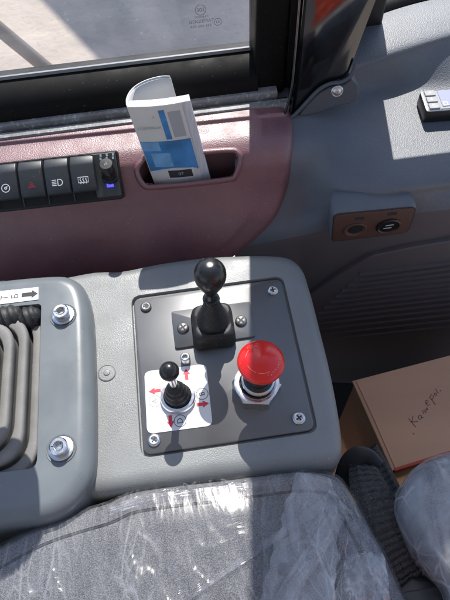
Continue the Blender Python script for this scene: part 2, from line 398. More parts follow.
# ================================================================== CONSOLE
ctl = thing('control_console', 'grey moulded plastic side console with a black screwed-on control plate', 'console', at(225, 350, 0))
cpx = [(-20, 296), (40, 284), (75, 276.5), (98, 272.5), (116, 272.5), (131, 270.5), (160, 264.5), (200, 259), (245, 256.5), (278, 257), (293, 261), (303, 271), (309, 288), (314, 306), (320, 330), (328, 362), (335, 395), (340, 425), (342, 448), (339, 462), (326, 470), (290, 473), (225, 480), (140, 491), (90, 498), (40, 500), (-20, 502)]
cout = catmull([(*at(x, y, -.008).xy,) for x, y in cpx], 6, True)
A = [at(*p) for p in ((133.4, 297.9), (281.3, 279.2), (315.8, 430.6), (143.4, 454))]      # plate corners
pc = (A[0] + A[1] + A[2] + A[3]) / 4; PW, PH = (A[1] - A[0]).length, (A[0] - A[3]).length
n = 160
def ang_ring(out2, c, n):
    P = [V((p.x, p.y)) for p in out2]; res = []
    for k in range(n):
        d = V((math.cos(2 * PI * k / n), math.sin(2 * PI * k / n))); best = None
        for i in range(len(P)):
            a, b_ = P[i - 1] - c, P[i] - c; e = b_ - a; den = d.x * e.y - d.y * e.x
            if abs(den) < 1e-12: continue
            t = (a.x * e.y - a.y * e.x) / den; u = (a.x * d.y - a.y * d.x) / den
            if t > 0 and -1e-6 <= u <= 1 + 1e-6 and (best is None or t > best): best = t
        res.append(c + d * best)
    return res
c2 = V((pc.x, pc.y))
hole = [p + c2 for p in rrect(PW + .0045, PH + .0055, .008, 10)]
o0 = ang_ring([V(p) for p in cout], c2, n); h0 = ang_ring(hole, c2, n)
mb = MB(); R = .012; rings = []
for d, z in [(-.004, -.25), (0, -.06)] + [(R * (1 - math.cos(t * PI / 12)), -R + .0006 + R * math.sin(t * PI / 12)) for t in range(7)]:
    rings.append([V((p.x, p.y, z)) for p in inset(o0, d)])
i1 = rings[-1]
for t in (.25, .5, .75): rings.append([i1[k].lerp(V((h0[k].x, h0[k].y, .0006)), t) for k in range(n)])
rings.append([V((p.x, p.y, .0006)) for p in h0]); rings.append([V((p.x, p.y, .0001)) for p in inset(h0, .0004)])
rings.append([V((p.x, p.y, -.004)) for p in inset(h0, .0005)])
mb.loft(rings, False, True); mb.build('console_body', 'grey', ctl, angle=50)
mb = MB(); slab(mb, [p + c2 for p in rrect(PW, PH, .007, 10)], [(0, -.0038), (0, -.0004), (.0006, 0)]); plate = mb.build('control_plate', 'plate', ctl, angle=60)

def cross_slot(mt, a, b_, z0, z1, parent, m):
    pts = [V(p) for p in ((a, -b_), (a, b_), (b_, b_), (b_, a), (-b_, a), (-b_, b_), (-a, b_), (-a, -b_), (-b_, -b_), (-b_, -a), (b_, -a), (b_, -b_))]
    mb = MB(); mb.loft([[mt @ V((p.x, p.y, z)) for p in pts] for z in (z0, z1)]); return mb.build('cross_slot', m, parent, smooth=False)
for (x, y, r, m, ro) in ((145.8, 306.5, .0052, 'plate', .2), (273, 290, .0052, 'zinc', .1), (154, 440, .0054, 'zinc', .9), (299, 418, .0056, 'zinc', .5)):
    p = at(x, y, .0015); p.z = 0; mt = T(p) @ Matrix.Rotation(ro, 4, 'Z'); h = .0026
    mb = MB(); mb.lathe([(r * .98, 0), (r, h * .35), (r * .93, h * .7), (r * .72, h * .93), (r * .52, h), (r * .5, h - .0001)], mt, 28)
    s_ = mb.build('screw', m, ctl, angle=60)
    cross_slot(mt, r * .5, r * .11, h * .9, h + .0001, s_, 'ink' if m == 'zinc' else 'rubber')
# round blanking plug
p = at(107, 373, .0006); mb = MB(); mb.lathe([(.0078, .0004), (.0078, .0012), (.0071, .0016), (.0068, .0012), (.003, .0013), (.0024, .002), (.001, .0022)], T((p.x, p.y, 0)), 36); mb.build('blanking_plug', 'grey', ctl, angle=40)
# little chrome indicator lamp tube
p = at(186, 361, 0); led = MB(); led.lathe([(.0042, 0), (.0042, .0085), (.0036, .0092), (.0026, .0092), (.0026, .006)], T((p.x, p.y, 0)), 28)
led.build('indicator_lamp', 'zinc', ctl, angle=50)

# ------------------------------------------------------------------ red mushroom button
bp_ = at(256.5, 389.5, 0); bp_.z = 0
top = at(261, 361, .0575); lean = (top - bp_); 
btn = thing('stop_button', 'big red mushroom push button over a chrome hex nut on the black plate', 'button', bp_)
mb = MB()
hexa = [V((.0205 * math.cos(a), .0205 * math.sin(a))) for a in [PI / 6 + .32 + k * PI / 3 for k in range(6)]]
slab(mb, hexa, [(0, 0), (0, .0135), (.0016, .0155), (.0035, .0158)], T(bp_), cap1=False)
mb.lathe([(.0148, .0158), (.0128, .0150), (.0128, .010)], T(bp_), 36, cap1=False); 
mb.lathe([(.0186, .0157), (.0168, .0162), (.0145, .0160)], T(bp_), 36, cap1=False)
mb.build('hex_nut', 'chrome', btn, angle=30)
ax = lean.normalized(); fr = frame(bp_, XA, ax); hD = lean.length
mb = MB(); mb.lathe([(.0122, .004), (.0122, .024), (.0098, .026), (.0098, hD - .008)], fr, 32); mb.build('button_neck', 'black', btn, angle=40)
mb = MB(); mb.lathe([(.0135, .019), (.0135, .022), (.0115, .023), (.0102, .023)], fr, 32); mb.build('neck_ring', 'chrome', btn, angle=40)
RD = .0181
mb = MB(); prof = [(.010, hD - .0085), (.0135, hD - .0085), (.0160, hD - .0068), (RD - .0004, hD - .0042), (RD, hD - .0022), (RD - .0003, hD - .0004)]
for t in range(1, 12):
    u = t / 11; r = (RD - .0006) * (1 - u); z = hD + .0075 * (1 - (1 - u) ** 1.75); prof.append((max(r, .0004), z))
mb.lathe(prof, fr, 64); dome = mb.build('button_cap', 'red', btn, angle=50)
mb = MB()                                   # worn pale moulding marks round the cap
def zr(r): return hD + .0075 * (1 - (r / (RD - .0006)) ** 1.75) + .00004
def dome_arc(a0, a1, r, wd):
    k = 14; rings = []
    for i in range(k + 1):
        a = a0 + (a1 - a0) * i / k
        rings.append([fr @ V((rr * math.cos(a), rr * math.sin(a), zr(rr) + e)) for rr, e in ((r - wd, -.0001), (r - wd, .00005), (r + wd, .00005), (r + wd, -.0001))])
    mb.loft(rings, True, True)
for a0, a1 in ((3.5, 4.2), (4.35, 5.1), (1.7, 2.2), (2.35, 2.9)): dome_arc(a0, a1, .0118, .00012)
for a in [x * .17 - 1.35 for x in range(12)] + [1.9, 2.0, 2.1, 2.2]:
    for k in range(3):
        aa = a + random.uniform(-.05, .05); r0 = .0138 + random.uniform(-.001, .001); dome_arc(aa, aa + random.uniform(.03, .08), r0, .00013)
for s_ in (-.1, .5): dome_arc(s_ + .0, s_ + .12, .0152, .00012)
mk = mb.build('cap_marking', 'redp', dome, angle=60); mk.data.materials[0] = mat('worn_pink_marking', (.75, .34, .32), .5)

# ------------------------------------------------------------------ small joystick on white label
jb = at(178.3, 398, 0); jb.z = 0
joy = thing('joystick', 'small joystick with black ball on a chrome collar and white A B D label', 'joystick', jb)
LC = [at(*p) for p in ((144.4, 371.8), (206, 364), (212.8, 425.6), (147.3, 434.2))]
mb = MB(); slab(mb, rounded([LC[3].xy, LC[2].xy, LC[1].xy, LC[0].xy], .005, 6), [(0, .0001), (0, .0006)]); lab = mb.build('label_sheet', 'white', joy, angle=60)
def red_arrow(px, py, ang, L=.0105, wd=.0062):
    p = at(px, py, .0006); mt = T(p) @ Matrix.Rotation(ang, 4, 'Z'); mb = MB()
    pts = [(-L * .5, -wd * .23), (0, -wd * .23), (0, -wd * .5), (L * .5, 0), (0, wd * .5), (0, wd * .23), (-L * .5, wd * .23)]
    mb.add([mt @ V((x, y, z)) for z in (0, .00015) for x, y in pts], [(0, 1, 5, 6), (2, 3, 4), (7, 8, 12, 13), (9, 10, 11)]); mb.build('arrow_print', 'redp', lab, smooth=False)
a_ = math.atan2((A[1] - A[0]).y, (A[1] - A[0]).x)
red_arrow(186.4, 374.2, a_ + PI / 2); red_arrow(154.7, 391, a_ + PI); red_arrow(202.8, 404, a_); red_arrow(170.6, 421.5, a_ - PI / 2)
for ch, px, py, m in (('A', 154.9, 401, 'gink'), ('B', 202.2, 393.8, 'ink'), ('D', 180.2, 420.8, 'ink')):
    p = at(px, py, .0006); mt = T(p) @ Matrix.Rotation(a_ + PI / 2 + (PI if 0 else 0), 4, 'Z')
    text(ch, 'letter_print', m, lab, mt, .0066)
    ring = strokes([circ(0, 0, .0050, 28)], .00022, mt); ring.build('letter_ring', m, lab, smooth=False)
mb = MB(); mb.lathe([(.0148, .0006), (.0148, .0045), (.0140, .0058), (.0118, .0062), (.0112, .0052), (.0112, .002)], T(jb), 48, cap1=True); mb.build('collar', 'chrome', joy, angle=40)
ball = at(169.3, 371.3, .0565); jx = (ball - jb); jf = frame(jb, XA, jx); jl = jx.length
mb = MB()
prof = [(.0130, .0025), (.0132, .006), (.0118, .0085), (.0128, .0105), (.0122, .0128), (.0102, .0145), (.0108, .0165), (.0100, .0188), (.0082, .0202), (.0086, .0222), (.0078, .0242), (.0062, .0256), (.0062, .0275), (.0034, .029)]
mb.lathe([(r_ * .84 if r_ > .004 else r_, z_) for r_, z_ in prof], jf, 36); mb.build('boot', 'rubber', joy, angle=70)
mb = MB(); mb.lathe([(.0031, .026), (.0031, jl - .004)], jf, 24); mb.build('stick', 'chrome', joy)
mb = MB(); rb = .0077; mb.lathe([(rb * math.sin(PI * k / 24), jl - rb * math.cos(PI * k / 24)) for k in range(1, 24)], jf, 40, cap0=True); mb.build('ball_knob', 'blackknob', joy, angle=80)

# ------------------------------------------------------------------ booted lever with pear knob
BK = [at(*p, .002) for p in ((171.2, 311.6), (249.9, 301.4), (255.6, 336.2), (175.2, 348.4))]
lb = at(212, 322, .002); lb.z = .0
lev = thing('boot_lever', 'black pear-knob lever in a square rubber boot on a screwed grey bracket', 'lever', lb)
mb = MB(); slab(mb, rounded([BK[3].xy, BK[2].xy, BK[1].xy, BK[0].xy], .002, 4), [(0, .0001), (0, .002), (.0004, .0024)]); brk = mb.build('bracket', 'plate', lev, angle=50)
for x, y, ro in ((183, 327.5, .5), (241, 320.5, .7)):
    p = at(x, y, .004); p.z = .0024; r = .0054; h = .0028; mt = T(p) @ Matrix.Rotation(ro, 4, 'Z')
    mb = MB(); mb.lathe([(r * .98, 0), (r, h * .4), (r * .93, h * .7), (r * .72, h * .93), (r * .5, h)], mt, 28); sc = mb.build('screw', 'plate', lev, angle=60)
    cross_slot(mt, r * .62, r * .14, h * .9, h + .0003, sc, 'ink')
def sq_ring(c, hw, r, z, rot=0):
    P = resample(rrect(hw * 2, hw * 2, min(r, hw * .98), 10), 64)
    return [V((c.x + p.x * math.cos(rot) - p.y * math.sin(rot), c.y + p.x * math.sin(rot) + p.y * math.cos(rot), z)) for p in P]
kc = at(210.2, 276, .0850); bc = at(212, 344, .0024); fc_ = at(212, 300, .024); bc = V((lb.x, (bc.y + fc_.y) / 2 - .002, 0))
def cen(z): return V((lb.x + (kc.x - lb.x) * z / .085, bc.y + (kc.y - bc.y) * max(0, (z - .02)) / .065, 0))
mb = MB(); rg = []
for z, hw, r in ((.0024, .0182, .004), (.006, .0188, .0045), (.010, .0172, .005), (.0125, .0180, .0055), (.0175, .0172, .006), (.020, .0164, .007), (.0215, .0150, .009), (.0205, .0135, .011), (.024, .0128, .0125), (.030, .0115, .0114), (.038, .0092, .0091), (.046, .0070, .007), (.052, .0062, .0061)):
    rg.append(sq_ring(cen(z), hw, r, z, a_))
mb.loft(rg); mb.build('boot', 'rubber', lev, angle=65)
kd = V((kc.x - lb.x, kc.y - bc.y, .065)).normalized(); kf = frame(kc, XA, kd)
mb = MB(); prof = [(.0058, -.034), (.0052, -.026), (.0054, -.021), (.0074, -.0155), (.0102, -.009), (.0121, -.003), (.0126, .002), (.0119, .0068), (.0100, .0105), (.0070, .0130), (.0035, .0142), (.0008, .0145)]
pp = catmull([(r, z, 0) for r, z in prof], 4); mb.lathe([(max(p.x, .0005), p.y) for p in pp], kf, 48); mb.build('pear_knob', 'blackknob', lev, angle=80)
mb = MB(); mb.lathe([(.0068, -.0335), (.0072, -.0315), (.0066, -.0295), (.005, -.029)], kf, 32); mb.build('knob_ring', 'blackknob', lev, angle=60)

# ================================================================== LEFT LEVER COVER
ZL = .020
lc = thing('lever_console', 'smooth grey raised lever cover with two socket bolts and white arrow sticker', 'console', at(40, 400, 0))
lpx = [(-160, 307), (-60, 292), (0, 283.5), (56, 278.5), (74, 281), (86, 291), (92.5, 315), (95, 360), (96, 400), (96, 446), (94, 475), (84, 496), (68, 513), (44, 523), (0, 529), (-60, 538), (-160, 550)]
lo_ = catmull([(*at(x, y, ZL - .012).xy,) for x, y in lpx], 8, True)
open_px = [(-110, 318), (41.5, 303.5), (37, 468), (-110, 486)]
hole = rounded([at(*open_px[3], ZL).xy, at(*open_px[2], ZL).xy, at(*open_px[1], ZL).xy, at(*open_px[0], ZL).xy], [.003, .006, .003, .003], 5)
hc = sum((at(*p, ZL) for p in open_px), V()) / 4; hc2 = V((hc.x, hc.y)); n = 200
o0 = ang_ring([V(p) for p in lo_], hc2, n); h0 = ang_ring([V(p) for p in hole], hc2, n)
mb = MB(); rings = []; R = .013
for d, z in [(-.001, -.12), (0, 0)] + [(R * (1 - math.cos(t * PI / 14)), ZL - R + R * math.sin(t * PI / 14)) for t in range(8)]:
    rings.append([V((p.x, p.y, z)) for p in inset(o0, d)])
i1 = rings[-1]
for t in (.3, .6, .9): rings.append([i1[k].lerp(V((h0[k].x, h0[k].y, ZL)), t) for k in range(n)])
rings.append([V((p.x, p.y, ZL)) for p in h0]); rings.append([V((p.x, p.y, ZL - .0008)) for p in inset(h0, .0005)]); rings.append([V((p.x, p.y, ZL - .05)) for p in inset(h0, .0008)])
mb.loft(rings, False, False); lcb = mb.build('cover_body', 'grey2', lc, angle=50)
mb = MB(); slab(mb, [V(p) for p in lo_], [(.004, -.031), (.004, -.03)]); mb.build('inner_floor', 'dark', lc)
for x, y in ((62.3, 314), (60.3, 448)):
    p = at(x, y, ZL + .003); p.z = ZL; mt = T(p)
    mb = MB(); mb.lathe([(.0118, .0003), (.0114, .0008), (.0104, .0004), (.0102, .0001)], mt, 40, cap1=True); mb.build('bolt_recess', 'grey2', lc, angle=40)
    mb = MB(); mb.lathe([(.0096, .0004), (.0096, .0016), (.0086, .0019), (.0066, .0019)], mt, 40); wsh = mb.build('washer', 'zinc', lc, angle=40)
    mb = MB(); mb.lathe([(.0068, .0019), (.0070, .0030), (.0070, .0082), (.0062, .0090), (.0040, .0090)], mt, 40, cap1=False)
    hx = [V((.0040 * math.cos(k * PI / 3 + .4), .0040 * math.sin(k * PI / 3 + .4))) for k in range(6)]
    mb.lathe([(.0040, .0090), (.0036, .0088)], mt, 6, cap1=False); slab(mb, [h * .9 for h in hx], [(0, .0089), (0, .0055)], mt)
    mb.build('socket_bolt', 'chrome', lc, angle=35)
# sticker
q0, q1, q2, q3 = [at(x, y, ZL + .0002) for x, y in ((-60, 297.8), (38.5, 287.2), (38.5, 299.6), (-60, 312))]
mb = MB(); mb.add([q0, q1, q2, q3] + [p + UP * .0004 for p in (q0, q1, q2, q3)], [(0, 1, 2, 3), (4, 5, 6, 7), (0, 1, 5, 4), (1, 2, 6, 5), (2, 3, 7, 6), (3, 0, 4, 7)]); stk = mb.build('sticker', 'white', lc, smooth=False)
sd = (q1 - q0).normalized(); sa = math.atan2(sd.y, sd.x)
def onst(px, py): return T(at(px, py, ZL + .0006)) @ Matrix.Rotation(sa, 4, 'Z')
mt = onst(29.8, 294.3); mb = MB(); Lr = .0072
pts = [(-Lr, -.0021), (.0018, -.0021), (.0018, -.0042), (Lr, 0), (.0018, .0042), (.0018, .0021), (-Lr, .0021)]
mb.add([mt @ V((x, y, .0002)) for x, y in pts], [(0, 1, 5, 6), (2, 3, 4)]); mb.build('arrow_print', 'ink', stk, smooth=False)
text('Б', 'letter_print', 'ink', stk, onst(15.2, 296.2) @ Matrix.Rotation(PI / 2, 4, 'Z'), .0085)
text('Т', 'letter_print', 'ink', stk, onst(4.8, 297.6) @ Matrix.Rotation(PI / 2, 4, 'Z'), .0085)
text('Р', 'letter_print', 'ink', stk, onst(-8, 299) @ Matrix.Rotation(PI / 2, 4, 'Z'), .0085)

# big bellows lever
lv0 = at(-34, 388, ZL); lv0.z = ZL
bel = thing('bellows_lever', 'lever in a grey ribbed rubber bellows at the photo edge', 'lever', lv0)
mb = MB(); rg = []
cxy = lv0.xy
hx_, hy_ = (at(36.5, 390, ZL).x - cxy.x), .074
z = ZL - .012; ox = 0
for k in range(7):
    s = k * .0092; zz = z + k * .0085
    for dw, dz in ((0, -.004), (.0007, .000), (.0011, .0044), (.0006, .0062), (-.0006, .0069), (-.0054, .0073), (-.0063, .0064), (-.0066, -.002), (-.0078, -.004), (-.0087, -.002)):
        P = resample(rounded([(-hx_ + s - dw, -hy_ + s - dw), (hx_ - s + dw, -hy_ + s - dw), (hx_ - s + dw, hy_ - s + dw), (-hx_ + s - dw, hy_ - s + dw)], max(.012, .024 - k * .001), 10), 96)
        rg.append([V((cxy.x + p.x, cxy.y - .004 + p.y, zz + dz)) for p in P])
mb.loft(rg); mb.build('bellows', 'grub', bel, angle=75)
zt = z + 7 * .0085
gp = at(14, 507, ZL) + S * (.18 / S.z) + V((-.009, 0, 0))
mb = MB(); mb.tube([V((cxy.x, cxy.y, zt - .012)), V((cxy.x, cxy.y, zt + .01)).lerp(gp, .4), gp - V((0, 0, .03))], .008, 20); mb.build('shaft', 'black', bel)
mb = MB(); kf2 = frame(gp, XA, V((.1, .05, 1)))
mb.lathe([(.012, -.045), (.020, -.036), (.026, -.014), (.028, .004), (.023, .014), (.014, .020), (.001, .022)], kf2, 36); mb.build('grip', 'blackknob', bel, angle=80)
mb = MB()                                    # dark lobed rubber of the boot behind the bellows
def lobe(px, py, r, zc, sx=1.15):
    c = at(px, py, zc); P = []
    for k in range(1, 18):
        a = PI * k / 18; rr = r * math.sin(a) * (1 + .10 * math.cos(k * 2.1)); P.append((rr, -r * sx * math.cos(a)))
    mb.lathe(P, frame(c, (0, 0, 1), V((.9, .25, .15))), 32, cap0=True)
lobe(29.5, 318.5, .0105, ZL - .004); lobe(9, 319, .0120, ZL - .002); lobe(-14, 321, .0125, ZL)
mb.build('boot_lobes', 'rubber', bel, angle=75)

# ================================================================== DASH
DY = [(100, .0745), (114, .072), (121, .0715), (125, .0688), (140, .067), (155, .0615), (168, .052), (182, .038), (200, .019), (230, -.011), (265, -.05), (300, -.10)]
def lin(tab, x):
    if x <= tab[0][0]: return tab[0][1]
    for i in range(len(tab) - 1):
        if x <= tab[i + 1][0]:
            x0, y0 = tab[i]; x1, y1 = tab[i + 1]; t = (x - x0) / (x1 - x0)
            # monotone-ish cubic
            def sl(k):
                if k <= 0 or k >= len(tab) - 1: k0 = min(max(k, 0), len(tab) - 2); return (tab[k0 + 1][1] - tab[k0][1]) / (tab[k0 + 1][0] - tab[k0][0])
                a = (tab[k][1] - tab[k - 1][1]) / (tab[k][0] - tab[k - 1][0]); b_ = (tab[k + 1][1] - tab[k][1]) / (tab[k + 1][0] - tab[k][0])
                return 0 if a * b_ <= 0 else 2 * a * b_ / (a + b_)
            m0, m1 = sl(i) * (x1 - x0), sl(i + 1) * (x1 - x0)
            return (2 * t ** 3 - 3 * t * t + 1) * y0 + (t ** 3 - 2 * t * t + t) * m0 + (-2 * t ** 3 + 3 * t * t) * y1 + (t ** 3 - t * t) * m1
    return tab[-1][1]
def dz(e): return lin(DY, e)
def dpt(px, e, off=0.0): return at(px, e - .105 * (px - 200), dz(e) + off)
END = [(112, 280), (118.7, 286), (128, 291), (149.6, 291.7), (170, 291), (184.5, 289.5), (204, 284.5), (225, 274), (241, 259), (258, 235), (275, 202), (300, 150)]
dash = thing('dashboard', 'burgundy plastic dashboard ledge below the window', 'dashboard', dpt(120, 150))
tray_c = dpt(188.5, 167.3)
rim_px = [(133.5, 171), (140, 158), (150, 154), (225, 147), (240, 150), (243.5, 160), (238, 178), (226, 183), (160, 190), (142, 188)]
def inpoly(p, P):
    c = False; j = len(P) - 1
    for i in range(len(P)):
        if (P[i][1] > p[1]) != (P[j][1] > p[1]) and p[0] < (P[j][0] - P[i][0]) * (p[1] - P[i][1]) / (P[j][1] - P[i][1]) + P[i][0]: c = not c
        j = i
    return c
open_ = [(138, 171), (141, 160), (150, 156.5), (224, 150), (236, 152), (238, 160), (234, 174), (224, 178.5), (160, 184.5), (144, 183)]
mb = MB(); rows = []; NV, NU = 190, 170; pix = []
for j in range(NV + 1):
    e = 112 + (300 - 112) * j / NV; xe = lin(END, e); r = []; pr_ = []
    for i in range(NU + 1):
        u = i / NU; x = -70 + (xe + 70) * u
        d = xe - x; off = -.0028 * max(0, 1 - d / 7.0) ** 2
        # shallow embossed contour parallel to the rim
        if 24 < d: off += .0
        off += -.0012 * (1 / (1 + math.exp((d - 26) / 1.5)))
        r.append(dpt(x, e, off)); pr_.append((x, e - .105 * (x - 200)))
    r.append(dpt(xe + 1.2, e, -.0075)); pr_.append((xe + 1.2, e)); rows.append(r); pix.append(pr_)
nn = NU + 2; mb.v = [p for r in rows for p in r]
for a in range(NV):
    for i in range(nn - 1):
        cx = sum(pix[a + k][i + l][0] for k in (0, 1) for l in (0, 1)) / 4; cy = sum(pix[a + k][i + l][1] for k in (0, 1) for l in (0, 1)) / 4
        if i < nn - 2 and inpoly((cx, cy), open_): continue
        mb.f.append((a * nn + i, (a + 1) * nn + i, (a + 1) * nn + i + 1, a * nn + i + 1))
mb.build('dash_shell', 'burg', dash, angle=50)
# tray rim and well follow the dash surface
def onD(px, py, off=0): return at(px, py, dz(py + .105 * (px - 200)) + off)
ro = resample(catmull([V((*p, 0)) for p in rim_px], 8, True), 120); cc = V((188, 168, 0))
def shr(p, s): return cc + (p - cc) * s
def insp(P, d):
    q_ = [V((p.x, p.y)) for p in P]
    if area2(q_) < 0: d = -d
    return inset(q_, d)
rings = []
for d, off in ((-.2, -.0012), (0.4, .0008), (1.6, .0022), (3.2, .0026), (4.8, .0022), (6.0, .0005), (6.3, -.004)):
    rings.append([onD(p.x, p.y, off) for p in insp(ro, d)])
mb = MB(); mb.loft(rings, False, False); tray = mb.build('storage_tray', 'burg', dash, angle=70)
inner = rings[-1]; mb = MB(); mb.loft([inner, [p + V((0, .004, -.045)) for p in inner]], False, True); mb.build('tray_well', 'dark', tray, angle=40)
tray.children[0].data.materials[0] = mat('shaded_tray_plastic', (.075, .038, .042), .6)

# ------------------------------------------------------------------ switch panel
zp2 = .050
while True:
    pTR, pBR, pTL, pBL = at(119.5, 150, .0715), at(124, 198.5, zp2), at(-80, 171.5, .0715), at(-80, 219.5, zp2)
    n_ = (pTR - pTL).cross(pTR - pBR).normalized()
    if n_.z < 0: n_ = -n_
    if n_.dot(S) < .09: break
    zp2 -= .0004
xa = (pTR - pTL).normalized(); nrm = xa.cross(pTR - pBR).normalized()
if nrm.z < 0: nrm = -nrm
PF = frame(pBR, xa, nrm); PFi = PF.inverted()
PHt = (PFi @ pTR).y; PWd = .215
sw = thing('switch_panel', 'black panel of rocker switches with a heater knob at its end', 'switch panel', pBR)
def onP(px, py, h=0):
    q_ = PFi @ atP(px, py, pBR + nrm * h, nrm); return q_.x, q_.y
mb = MB(); slab(mb, rounded([(-PWd, 0), (-.0, 0), (.0008, PHt), (-PWd, PHt)], [.002, .003, .003, .002], 4), [(0, -.022), (0, .0032), (.0008, .0042)], PF); pan = mb.build('panel_frame', 'black', sw, angle=40)
kx0 = onP(93, 170, .004)[0]
mb = MB(); fpr = [(PHt - .0012, .003), (PHt - .0012, .0052), (PHt - .0018, .0057), (PHt * .56, .0057), (.0045, .0018 + PHt * .10), (.0035, .0012 + PHt * .10), (.0035, .003)]
mb.loft([[PF @ V((x_, y_, z_)) for y_, z_ in fpr] for x_ in (kx0, -.0012)], True, True); mb.build('heater_fascia', 'bezel', pan, angle=20, bevel=.0005)
pitch = onP(83, 170, .008)[0] - onP(57.2, 172, .008)[0]
x_last = onP(83, 172, .008)[0]
b_top, b_bot = PHt - .0018, onP(85, 192, .011)[1]
print('panel', PHt, pitch, b_top, b_bot, 'tilt', math.degrees(math.acos(nrm.z)), 'n.s', nrm.dot(S))
icons = {}
for k in range(6):
    xc = x_last - k * pitch; hw = pitch * .465
    pr = [(b_top + .0004, .003), (b_top, .0046), (b_top - .0012, .0060), (b_top - .0062, .0100), (b_top - .0080, .0106), (b_bot + .016, .0118), (b_bot + .0055, .0140), (b_bot + .0015, .0135), (b_bot, .0105), (b_bot + .0006, .003)]
    mb = MB(); rings = []
    for dx, sh in ((-hw, .0012), (-hw + .0006, .0003), (-hw + .0016, 0), (hw - .0016, 0), (hw - .0006, .0003), (hw, .0012)):
        cy = (b_top + b_bot) / 2
        rings.append([PF @ V((xc + dx, cy + (y - cy) * (1 - sh * 12), max(.003, h - sh))) for y, h in pr])
    mb.loft(rings, True, True, closed=True); rk = mb.build('rocker_switch', 'switch', pan, angle=28)
    ip = PF @ T((xc, b_bot + .0115, 0)); 
    sl_ = math.atan2(.0022, .0105); ip = PF @ T((xc, b_bot + .0112, .01290)) @ Matrix.Rotation(-sl_, 4, 'X')
    if k == 0: ln = [[(-.0046, -.0024), (.0046, -.0024), (.0046, .0026), (-.0046, .0026), (-.0046, -.0024)]] + [[(x, -.0036), (x + .0006, -.0012), (x - .0004, .0004), (x + .0003, .0016)] for x in (-.0026, 0, .0026)]
    elif k == 1: ln = [circ(.0018, 0, .0028, 14, -PI / 2, PI / 2), [(.0018, .0028), (.0004, .0028), (.0004, -.0028), (.0018, -.0028)]] + [[(-.0050, y), (-.0010, y)] for y in (-.0024, -.0008, .0008, .0024)]
    elif k == 2: ln = [[(-.0032, -.0022), (.0032, -.0022), (0, .0030), (-.0032, -.0022)], [(-.0014, -.0012), (.0014, -.0012), (0, .0010), (-.0014, -.0012)]]
    elif k == 3: ln = [circ(0, 0, .0036, 24), circ(0, 0, .0010, 10), [(0, 0), (.0018, .0016)]]
    else: ln = [circ(0, 0, .003, 20)]
    strokes(ln, .00038, ip).build('icon', 'redicon' if k == 2 else 'icon', rk, smooth=False)
    mb = MB(); mb.box(PF, (xc + hw + .0002, .003, .003), (xc + hw + .0011, b_top, .0062)); mb.build('switch_divider', 'bezel', pan, smooth=False)
    mb = MB(); mb.box(PF, (xc - hw, .0022, .0043), (xc + hw, b_bot - .0003, .0046)); mb.build('switch_gap', 'dark', pan, smooth=False)
# heater knob
kb = onP(109, 178, .006); kt = V((kb[0], kb[1] + .004, 0))
ktop = atP(106.2, 166.5, pBR + nrm * .022, nrm); kq = PFi @ ktop
kbase = PF @ V((*onP(110.3, 177.5, .0050), .0050)); ktop = atP(105.8, 163.5, pBR + nrm * .0225, nrm)
mtk = frame(kbase, xa, ktop - kbase); Lk = (ktop - kbase).length
mb = MB(); mb.lathe([(.0078, 0), (.0078, .003), (.0070, .0036), (.0066, .010), (.0064, Lk - .001), (.0056, Lk)], mtk, 36); kn = mb.build('heater_knob', 'blackknob', pan, angle=40)
mt = mtk @ T((0, 0, Lk)); strokes([[(-.0013, -.0018), (0, .0022), (.0013, -.0018)], [(-.0008, -.0006), (.0008, -.0006)]], .00022, mt).build('pointer_mark', 'gink', kn, smooth=False)
mb = MB()
for px in (100.6, 106.8, 113):
    for py in (155.0, 158.4):
        u = onP(px, py - (px - 100) * .1 + .5, .0057); mb.box(PF, (u[0] - .0009, u[1] - .0012, .0055), (u[0] + .0009, u[1] + .0012, .0060))
mb.build('dot_marks', 'icon', pan, smooth=False)
u = onP(110, 183.8, .0080); mb = MB(); mb.box(PF, (u[0] - .0030, u[1] - .0030, .0052), (u[0] + .0030, u[1] + .0030, .0098)); mb.build('blue_lamp', 'led', pan, smooth=False)

# ------------------------------------------------------------------ booklet in the tray
YB = .388
bb = [atY(x, y, YB) for x, y in ((153, 179), (209.5, 174.5))]; bt = [atY(x, y, YB + .004) for x, y in ((127, 107), (190, 100.5))]
bz0 = min(bb[0].z, bb[1].z) - .030
bk = thing('manual_booklet', 'curled white and blue instruction booklet stuck upright in the dash tray', 'booklet', (bb[0] + bb[1]) / 2)
def bl(u, v):                                # front face bilinear, v=0 bottom .. 1 top, v<0 inside the tray
    return bb[0].lerp(bb[1], u).lerp(bt[0].lerp(bt[1], u), v)
bx = (bt[1] - bt[0]).normalized(); bup = ((bt[0] + bt[1]) / 2 - (bb[0] + bb[1]) / 2).normalized(); bn = bx.cross(bup).normalized()
if bn.y > 0: bn = -bn
def curl(t):                                 # open booklet seen end-on: t 0..1 front cover (left to right), 1..2 never used
    return 0
Wb = (bt[1] - bt[0]).length
def sheet(path, v0, v1, nv=10):
    rows = []
    for j in range(nv + 1):
        v = v0 + (v1 - v0) * j / nv
        rows.append([bl(u, v) - bn * d for u, d in path])
    return rows
# front: slightly convex block of pages
def bow(u): return .0025 * math.sin(PI * min(1, max(0, u)))
front = [(i / 24, -bow(i / 24)) for i in range(25)]
back = [(1 - i / 24, .0085 - bow(1 - i / 24) * .8) for i in range(24)] + [(.012, .0028)]
mb = MB(); rg = []
for j in range(13):
    v = -.42 + 1.42 * j / 12; rg.append([bl(u, v) - bn * d for u, d in front + back])
mb.loft(rg, True, True); blk = mb.build('page_block', 'pages', bk, angle=50)
